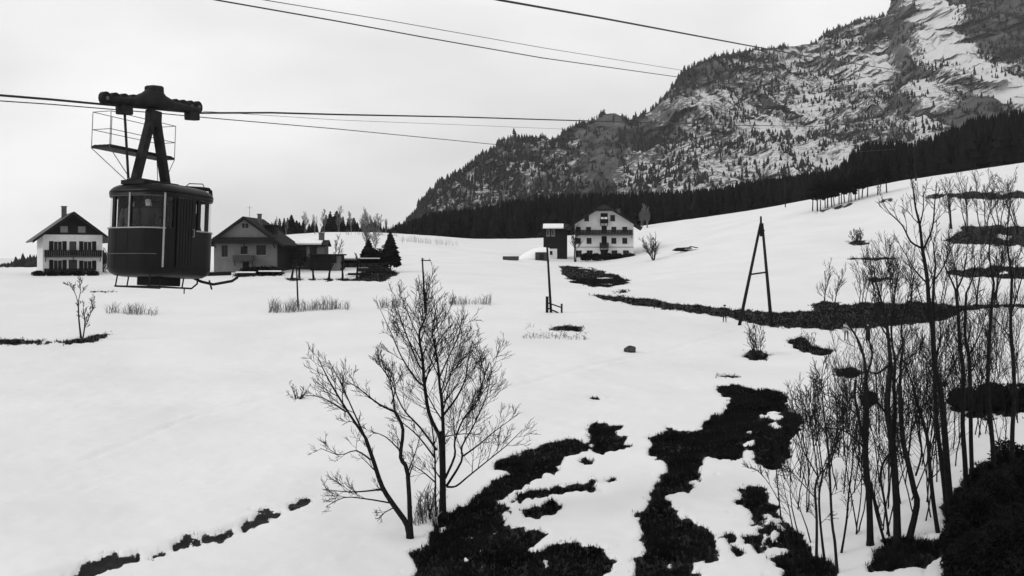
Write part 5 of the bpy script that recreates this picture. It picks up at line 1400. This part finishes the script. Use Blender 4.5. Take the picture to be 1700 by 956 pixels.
# outline fractions of features: find by angle
def frac_of(x, y):
    best, bs = 9, 0
    for k in range(400):
        p = ring_at(k / 400, 0); d = (p.x - x) ** 2 + (p.y - y) ** 2
        if d < best: best, bs = d, k / 400
    return bs
posts = {'near_left': (-LX, 0.50), 'near_mid': (-LX, -0.02), 'near_right': (-LX + 0.20, -LY + 0.06), 'door_a': (-0.60, -LY), 'door_b': (0.06, -LY), 'far_right': (0.24, -LY), 'far_mid': (LX, 0.1), 'far_corner': (LX - 0.03, -LY + 0.45), 'far_left': (LX, 0.6), 'side_a': (0.5, LY), 'side_b': (-0.1, LY), 'side_c': (-0.40, LY)}
fr_ = {k: frac_of(*v) for k, v in posts.items()}
for k, s in fr_.items():
    w = 0.007
    strip(s - w, s + w, ZS + 0.001, ZE - 0.101, 0.0, 0.05, 2).build('window_post', M['cabin_paint'], cab)
order = sorted(fr_.items(), key=lambda t: t[1])
door_span = (fr_['door_a'], fr_['door_b'])
for i, (k, s) in enumerate(order):
    s2 = order[(i + 1) % len(order)][1] + (1.0 if i == len(order) - 1 else 0.0)
    a, b = s + 0.0075, s2 - 0.0075
    if b - a < 0.012: continue
    if abs(s - door_span[0]) < 1e-6: continue
    if k in ('side_a', 'side_b', 'far_left'):
        strip(a, b, ZS + 0.002, ZE - 0.102, 0.004, 0.045, 8).build('wall_panel', M['cabin_paint'], cab); continue
    strip(a, b, ZS + 0.002, ZE - 0.102, 0.022, 0.028, 10).build('window_pane', M['glass'], cab)
# bright trims
for s, z0 in ((fr_['near_mid'], ZS), (fr_['near_right'], 0.22)):
    strip(s - 0.003, s + 0.003, z0, ZE - 0.02, -0.018, -0.002, 2).build('trim_strip', M['cabin_trim'], cab)
strip(fr_['near_left'] - 0.05, fr_['near_right'] + 0.006, ZS - 0.03, ZS + 0.0, -0.024, -0.002, 24).build('sill_trim', M['cabin_trim'], cab)
strip(fr_['near_left'] - 0.02, fr_['near_right'] - 0.02, 0.52, 0.537, -0.016, -0.002, 20).build('belt_trim', M['steel_light'], cab)
strip(fr_['door_b'] + 0.01, fr_['far_corner'] + 0.01, ZS - 0.03, ZS, -0.022, -0.002, 10).build('sill_trim', M['cabin_trim'], cab)
strip(fr_['near_left'] - 0.01, fr_['near_right'], ZE - 0.10, ZE - 0.085, -0.014, -0.002, 16).build('belt_trim', M['steel_light'], cab)
for s in (0.36, 0.40, 0.45, 0.52, 0.56, 0.60, 0.87, 0.91, 0.95):
    strip(s - 0.0012, s + 0.0012, 0.20, ZS - 0.035, -0.006, 0.002, 1).build('panel_seam', M['cabin_dark'], cab)
# door of upright boards
dr = MB().box(-0.58, 0.04, -LY - 0.012, -LY - 0.002, 0.24, ZE - 0.11).build('door', M['cabin_paint'], cab)
for k in range(6):
    x = -0.575 + k * 0.1017
    MB().box(x + 0.008, x + 0.094, -LY - 0.030, -LY - 0.013, 0.26, ZE - 0.13).build('board', M['cabin_paint'], dr, bevel=0.006)
MB().tube([(-0.04, -LY - 0.09, 0.98), (-0.04, -LY - 0.09, 1.18)], 0.011, 6).box(-0.05, -0.03, -LY - 0.088, -LY - 0.035, 0.985, 1.0).box(-0.05, -0.03, -LY - 0.088, -LY - 0.035, 1.16, 1.175).build('handle', M['cabin_trim'], dr)
# roof frame, hanger, carriage
rf = MB().box(-0.93, 0.42, -0.16, 0.30, ZE + 0.17, ZE + 0.34).build('roof_frame', M['steel'], cab, bevel=0.02)
for xa in (-0.97, 0.18): MB().box(xa, xa + 0.27, -0.30, 0.42, ZE + 0.20, ZE + 0.30).build('cross_beam', M['steel'], rf)
HX, HY = -0.27, 0.10
ZT = 4.10                                              # top of the hanger
for x in (-0.56, 0.50):
    mb = MB()
    a, b = Vector((x, 0, ZE + 0.30)), Vector((0.10 * (1 if x > 0 else -1) - 0.03, 0, ZT - 0.28))
    mb.bar(a, b, 0.20, 0.17); mb.build('hanger_leg', M['steel'], cab, bevel=0.015)
MB().box(-0.24, 0.18, -0.10, 0.10, ZT - 0.42, ZT - 0.02).build('hanger_head', M['steel'], cab, bevel=0.04)
car = MB()
zc = ZT + 0.12
prof = [(-1.62,0.02,.10,.12),(-1.4,0.03,.12,.13),(-1.1,0.02,.14,.17),(-0.7,0.03,.20,.17),(-0.35,0.10,.28,.19),(-0.12,0.18,.36,.20),(0.12,0.18,.36,.20),(0.28,0.08,.27,.19),(0.6,0.02,.19,.17),(1.0,0.0,.15,.15),(1.35,-0.02,.13,.13),(1.58,-0.02,.10,.12)]
car.loft([[(x, hw * math.cos(t), zc + dz + hh * 0.72 * math.sin(t)) for t in np.linspace(0, 2 * math.pi, 13)[:-1]] for x, dz, hh, hw in prof])
cr = car.build('carriage', M['steel'], cab, True)
MB().box(-0.20, 0.20, -0.16, 0.16, zc + 0.10, zc + 0.47).build('brake_housing', M['steel'], cr, bevel=0.06)
for x in (-1.66, -1.36, -1.06, -0.76, 0.72, 1.0, 1.28, 1.56):
    w = MB().tube([(x, -0.06, zc + 0.045), (x, 0.06, zc + 0.045)], 0.155, 16).build('wheel', M['cabin_dark'], cr)
    MB().tube([(x, -0.09, zc + 0.045), (x, 0.09, zc + 0.045)], 0.05, 8).build('hub', M['steel_light'], w)
for x in (-1.05, 1.36):
    MB().box(x - 0.2, x + 0.2, -0.1, 0.1, zc - 0.30, zc - 0.06).build('rope_clamp', M['steel'], cr, bevel=0.03)
MB().tube([(-1.02, 0.0, zc - 0.28), (-0.80, 0, ZE + 0.32)], 0.032, 8).build('ladder_pole', M['steel'], cab)
# service platform beside the hanger
zp = 3.02 - 0.02
px0, px1, py0, py1 = -1.28, 0.96, 0.16, 0.72
pf = MB().box(px0, px1, py0, py1, zp, zp + 0.06).build('service_platform', M['steel'], cab)
fl = MB()
for k in range(4):
    fl.box(px0 + 0.05, px1 - 0.05, py0 + 0.03 + k * 0.14, py0 + 0.13 + k * 0.14, zp + 0.063, zp + 0.085)
fl.build('deck_boards', M['wood_dark'], pf)
cs = [(px0, py0), (px0, py1), (px1, py1), (px1, py0)]
for i, (x, y) in enumerate(cs + [((px0 + px1) / 2 - 0.5, py1)]):
    MB().tube([(x, y, zp), (x, y, zp + 0.86)], 0.010, 6).build('railing_post', M['steel_light'], pf)
for zz in (0.44, 0.86):
    for i in range(4):
        (x0, y0), (x1, y1) = cs[i], cs[(i + 1) % 4]
        MB().tube([(x0, y0, zp + zz), (x1, y1, zp + zz)], 0.009, 6).build('railing', M['steel_light'], pf)
for (x, y), (x2, y2) in zip(cs, [(-0.6, 0.1), (-0.6, 0.25), (0.5, 0.25), (0.5, 0.1)]):
    MB().tube([(x, y, zp), (x2, y2, ZE + 0.30)], 0.010, 6).build('strut', M['steel_light'], pf)
# bent pipe and hook on the roof
MB().tube([(0.35, -0.35, ZE + 0.24), (0.75, -0.52, ZE + 0.26), (0.98, -0.62, ZE + 0.26), (1.02, -0.64, ZE + 0.22), (1.03, -0.66, ZE + 0.02)], 0.05, 8).build('roof_pipe', M['steel'], roof, True)
MB().tube([(0.55, -0.2, ZE + 0.26), (0.62, -0.3, ZE + 0.38), (0.95, -0.45, ZE + 0.40), (1.0, -0.48, ZE + 0.28)], 0.014, 6).build('roof_handrail', M['steel_light'], roof)
# under the floor
MB().box(-0.55, 0.30, -0.42, 0.20, -0.20, 0.02).build('floor_box', M['cabin_dark'], cab, bevel=0.02)
for y in (-0.55, 0.45):
    sk_m = MB()
    sk_m.tube([(-1.0, y, -0.24), (0.55, y, -0.24), (0.75, y, -0.12), (0.78, y, 0.05)], 0.022, 8)
    for x in (-0.98, -0.6, 0.2): sk_m.tube([(x, y, -0.24), (x + 0.06, y, 0.07)], 0.02, 6)
    sk_m.build('skid', M['steel'], cab)
MB().tube([(-1.0, -0.55, -0.24), (-1.0, 0.45, -0.24)], 0.02, 6).tube([(0.2, -0.62, -0.25), (0.2, -0.62, -0.38)], 0.016, 6).build('skid_crossbar', M['steel'], cab)
MB().tube([(0.60, -0.45, 0.06), (0.85, -0.6, -0.06), (1.0, -0.85, -0.12), (1.35, -1.15, -0.02), (1.5, -1.2, 0.08)], 0.035, 8).tube([(0.9, -0.4, 0.12), (1.5, -1.0, 0.18)], 0.05, 8).tube([(0.9, -0.8, -0.02), (0.95, -0.85, -0.25)], 0.025, 6).build('guide_arm', M['steel'], cab)
# passengers stand on the cabin floor
Mc = Matrix.Translation(CAB) @ cab.rotation_euler.to_matrix().to_4x4()
for x, y, rz, top, lab, hat, kw in [(-0.62, 0.30, -42, 'cloth_mid', 'passenger in a grey jacket at the left cabin window', True, {}),
                           (-0.70, -0.28, -56, 'cloth_dark', 'dark clothed passenger behind the middle cabin window', False, {'arm_l': (0.0, -0.25, 0.3)}),
                           (0.72, -0.30, -30, 'cloth_dark', 'passenger with a bare head at the right cabin window', False, {'arm_r': (0.02, -0.22, 0.32)}),
                           (-0.30, 0.05, -70, 'cloth_mid', 'passenger standing back in the cabin between the windows', True, {})]:
    J, E = standing(0.05, -0.05, **kw); ma, zo = dress(top, 'cloth_dark')
    pr = person(Mc @ Vector((x, y, 0.202)), math.atan2(CD.y, CD.x) + math.radians(rz), lab, J, E, ma, zo, hat=hat, levels=2)

# ------------------------------------------------------------------ ropes
def rope(name, origin, trace, rad, lab, extra):
    """a rope hanging in the vertical plane through `origin` along CD; trace = points of the photograph it passes through"""
    pts = []
    for x, y in trace:
        u = (x - CX) / FPX
        t = (u * origin[1] - origin[0]) / (CD.x - u * CD.y)
        Y = origin[1] + t * CD.y
        pts.append(Vector((u * Y, Y, (HOR - y) / FPX * Y)))
    for t in extra:
        last, prev = pts[-1], pts[-2]
        d = Vector((CD.x, CD.y, 0)) * t
        sl = (last.z - prev.z) / max(1e-6, math.hypot(last.x - prev.x, last.y - prev.y))
        pts.append(last + d + Vector((0, 0, (sl + 0.02) * t)))
    out = []
    for i in range(len(pts) - 1):
        p0 = pts[max(0, i-1)]; p1 = pts[i]; p2 = pts[i+1]; p3 = pts[min(len(pts)-1, i+2)]
        for k in range(6):
            t = k / 6; out.append(p1.lerp(p2, t))
    out.append(pts[-1])
    o = MB().tube(out, rad, 6).build(name, M['cable'], None, True)
    return tag(o, lab, 'cable')
for o in cab.children:
    if o.name.split('.')[0] in ('hanger_leg', 'hanger_head', 'carriage', 'ladder_pole', 'service_platform'): o.location = (HX, HY, 0)
Mcar = Matrix.Translation((HX, HY, zc)) @ Matrix.Rotation(math.radians(-6.4), 4, 'Y') @ Matrix.Translation((0, 0, -zc))
cr.location = Mcar.to_translation(); cr.rotation_euler = Mcar.to_euler()
Mr = Mc @ Mcar
carr = Mr @ Vector((0, 0, zc - 0.10))
hl, hr = Mr @ Vector((-1.66, 0, zc - 0.10)), Mr @ Vector((1.6, 0, zc - 0.10))
def to_px(p): return (CX + FPX * p.x / p.y, HOR - FPX * p.z / p.y)
rope('track_rope', (carr.x, carr.y), [(-20, to_px(hl)[1] - 17), (84, to_px(hl)[1] - 8.5), to_px(hl), to_px(carr), to_px(hr), (450, 187), (560, 190), (760, 194), (955, 200), (1200, 207), (1350, 210)], 0.028, 'thick rope carrying the cable car carriage', [60, 120, 240])
rope('haul_rope', (carr.x + 0.05, carr.y), [(-20, 166), (84, 173), (170, 180), (254, 187), (340, 195), (560, 214), (825, 240), (1000, 255)], 0.013, 'thin rope sagging below the carriage to the mountain foot', [40, 100])
rope('signal_rope', (carr.x - 1.2, carr.y + 1), [(330, 184), (560, 199), (760, 207), (930, 214), (1100, 219)], 0.007, 'faintest rope just under the carriage rope', [60, 120])
rope('upper_rope', (-4.1, 16.0), [(300, -12), (360, 0), (560, 35), (700, 61), (900, 96), (1120, 127), (1300, 150)], 0.011, 'rope crossing the sky from the top edge to the wooded shoulder', [60, 150])
rope('upper_thin_rope', (-4.6, 17.0), [(380, -12), (440, 0), (640, 33), (900, 79), (1135, 117), (1300, 142)], 0.007, 'faint thin rope running just above the middle sky rope', [60, 150])
rope('right_rope', (-0.17, 16.0), [(780, -10), (830, 0), (1000, 30), (1240, 75), (1350, 95), (1460, 112), (1540, 124)], 0.017, 'rope slanting from the top edge across to the mountain top', [60, 150])

# ------------------------------------------------------------------ heather and grass tufts on the bare ground
bi = np.argwhere((gb > 0.75) & (GY < 75) & (CX + FPX * GX / GY > 600))
area = np.gradient(GX, axis=1) * np.gradient(GY, axis=0)
bw = area[bi[:, 0], bi[:, 1]]
NT = 30000
ch = rng.choice(len(bi), NT, p=bw / bw.sum())
tx = GX[bi[ch, 0], bi[ch, 1]] + rng.normal(0, 0.07, NT); ty = GY[bi[ch, 0], bi[ch, 1]] + rng.normal(0, 0.09, NT); tz = GZ[bi[ch, 0], bi[ch, 1]]
nb = 5
ang = rng.uniform(0, 6.283, (NT, nb)); ln = rng.uniform(0.05, 0.20, (NT, nb)) * (0.6 + 0.5 * (vnoise(tx * 0.8, ty * 0.8, seed=91) + 1))[:, None]
sp_ = rng.uniform(0.03, 0.14, (NT, nb)); wd = rng.uniform(0.018, 0.04, (NT, nb))
ox, oy = np.cos(ang), np.sin(ang)
b0 = np.stack([tx[:, None] - oy * wd, ty[:, None] + ox * wd, np.broadcast_to(tz[:, None] - 0.04, ang.shape)], -1)
b1_ = np.stack([tx[:, None] + oy * wd, ty[:, None] - ox * wd, np.broadcast_to(tz[:, None] - 0.04, ang.shape)], -1)
b2_ = np.stack([tx[:, None] + ox * sp_, ty[:, None] + oy * sp_, tz[:, None] + ln], -1)
V = np.stack([b0, b1_, b2_], 2).reshape(-1, 3)
me = np_mesh('heather', V, np.arange(len(V)).reshape(-1, 3), [M['heather']], False)
tag(link_mesh('heather', me), 'dark heather and dead grass covering the bare patches of the slope', kind='stuff')
bi = np.argwhere((GB > 0.5) & (GY >= 75) & (GY < 240))
bw = area[bi[:, 0], bi[:, 1]] / GY[bi[:, 0], bi[:, 1]]; NT = 24000
ch = rng.choice(len(bi), NT, p=bw / bw.sum())
tx = GX[bi[ch, 0], bi[ch, 1]] + rng.normal(0, 0.2, NT); ty = GY[bi[ch, 0], bi[ch, 1]] + rng.normal(0, 0.3, NT); tz = GZ[bi[ch, 0], bi[ch, 1]]
ang = rng.uniform(0, 6.283, (NT, nb)); ln = rng.uniform(0.06, 0.24, (NT, nb)); sp_ = rng.uniform(0.05, 0.3, (NT, nb)); wd = rng.uniform(0.015, 0.04, (NT, nb))
ox, oy = np.cos(ang), np.sin(ang)
V = np.stack([np.stack([tx[:, None] - oy * wd, ty[:, None] + ox * wd, np.broadcast_to(tz[:, None] - 0.05, ang.shape)], -1),
              np.stack([tx[:, None] + oy * wd, ty[:, None] - ox * wd, np.broadcast_to(tz[:, None] - 0.05, ang.shape)], -1),
              np.stack([tx[:, None] + ox * sp_, ty[:, None] + oy * sp_, tz[:, None] + ln], -1)], 2).reshape(-1, 3)
me = np_mesh('rough_grass', V, np.arange(len(V)).reshape(-1, 3), [M['heather']], False)
tag(link_mesh('rough_grass', me), 'dark rough grass on the far bare strips', kind='stuff')
# pale dead stalks standing in the heather
bi = np.argwhere((gb > 0.4) & (gb < 0.95) & (GY < 75))
NT = 2600; ch = rng.choice(len(bi), NT)
tx = GX[bi[ch, 0], bi[ch, 1]] + rng.normal(0, 0.12, NT); ty = GY[bi[ch, 0], bi[ch, 1]] + rng.normal(0, 0.15, NT); tz = GZ[bi[ch, 0], bi[ch, 1]]
nb = 4
ang = rng.uniform(0, 6.283, (NT, nb)); ln = rng.uniform(0.06, 0.22, (NT, nb)); sp_ = rng.uniform(0.05, 0.2, (NT, nb)); wd = rng.uniform(0.006, 0.014, (NT, nb))
ox, oy = np.cos(ang), np.sin(ang)
V = np.stack([np.stack([tx[:, None] - oy * wd, ty[:, None] + ox * wd, np.broadcast_to(tz[:, None] - 0.05, ang.shape)], -1),
              np.stack([tx[:, None] + oy * wd, ty[:, None] - ox * wd, np.broadcast_to(tz[:, None] - 0.05, ang.shape)], -1),
              np.stack([tx[:, None] + ox * sp_, ty[:, None] + oy * sp_, tz[:, None] + ln], -1)], 2).reshape(-1, 3)
me = np_mesh('dead_grass', V, np.arange(len(V)).reshape(-1, 3), [M['twigs']], False)
tag(link_mesh('dead_grass', me), 'dead grass stalks along the melting edges of the bare patches', kind='stuff')
# heather bushes of the dark mass in the bottom right corner
for i, (x, y, a, h) in enumerate([(1595, 930, 0.7, 1.1), (1622, 900, 0.8, 1.5), (1655, 880, 0.9, 1.8), (1690, 860, 1.0, 1.9), (1610, 965, 0.8, 1.2), (1660, 960, 0.9, 1.5), (1602, 860, 0.55, 0.9), (1640, 835, 0.8, 1.2), (1680, 810, 0.9, 1.6), (1700, 950, 0.9, 1.8)]):
    shrub('juniper', G(x, y, 22, 70), a, a, h, 'black evergreen shrub in the dense mass at the bottom right corner', 6000, 0.045, M['heather'], 'bush', 'evergreen mass at the bottom right', seed=700 + i)

# ------------------------------------------------------------------ air
hz = MB().box(-4300, 4500, -450, 3450, -40, 760).build('haze', None)
m = bpy.data.materials.new('haze_air'); m.use_nodes = True
n, l = m.node_tree.nodes, m.node_tree.links
n.clear()
o_ = n.new('ShaderNodeOutputMaterial'); pv = n.new('ShaderNodeVolumePrincipled')
pv.inputs['Color'].default_value = (0.9, 0.9, 0.9, 1); pv.inputs['Density'].default_value = 6.5e-5; pv.inputs['Anisotropy'].default_value = 0.0
l.new(pv.outputs['Volume'], o_.inputs['Volume'])
hz.data.materials.append(m)
tag(hz, 'thin pale winter haze filling the valley air', kind='stuff')
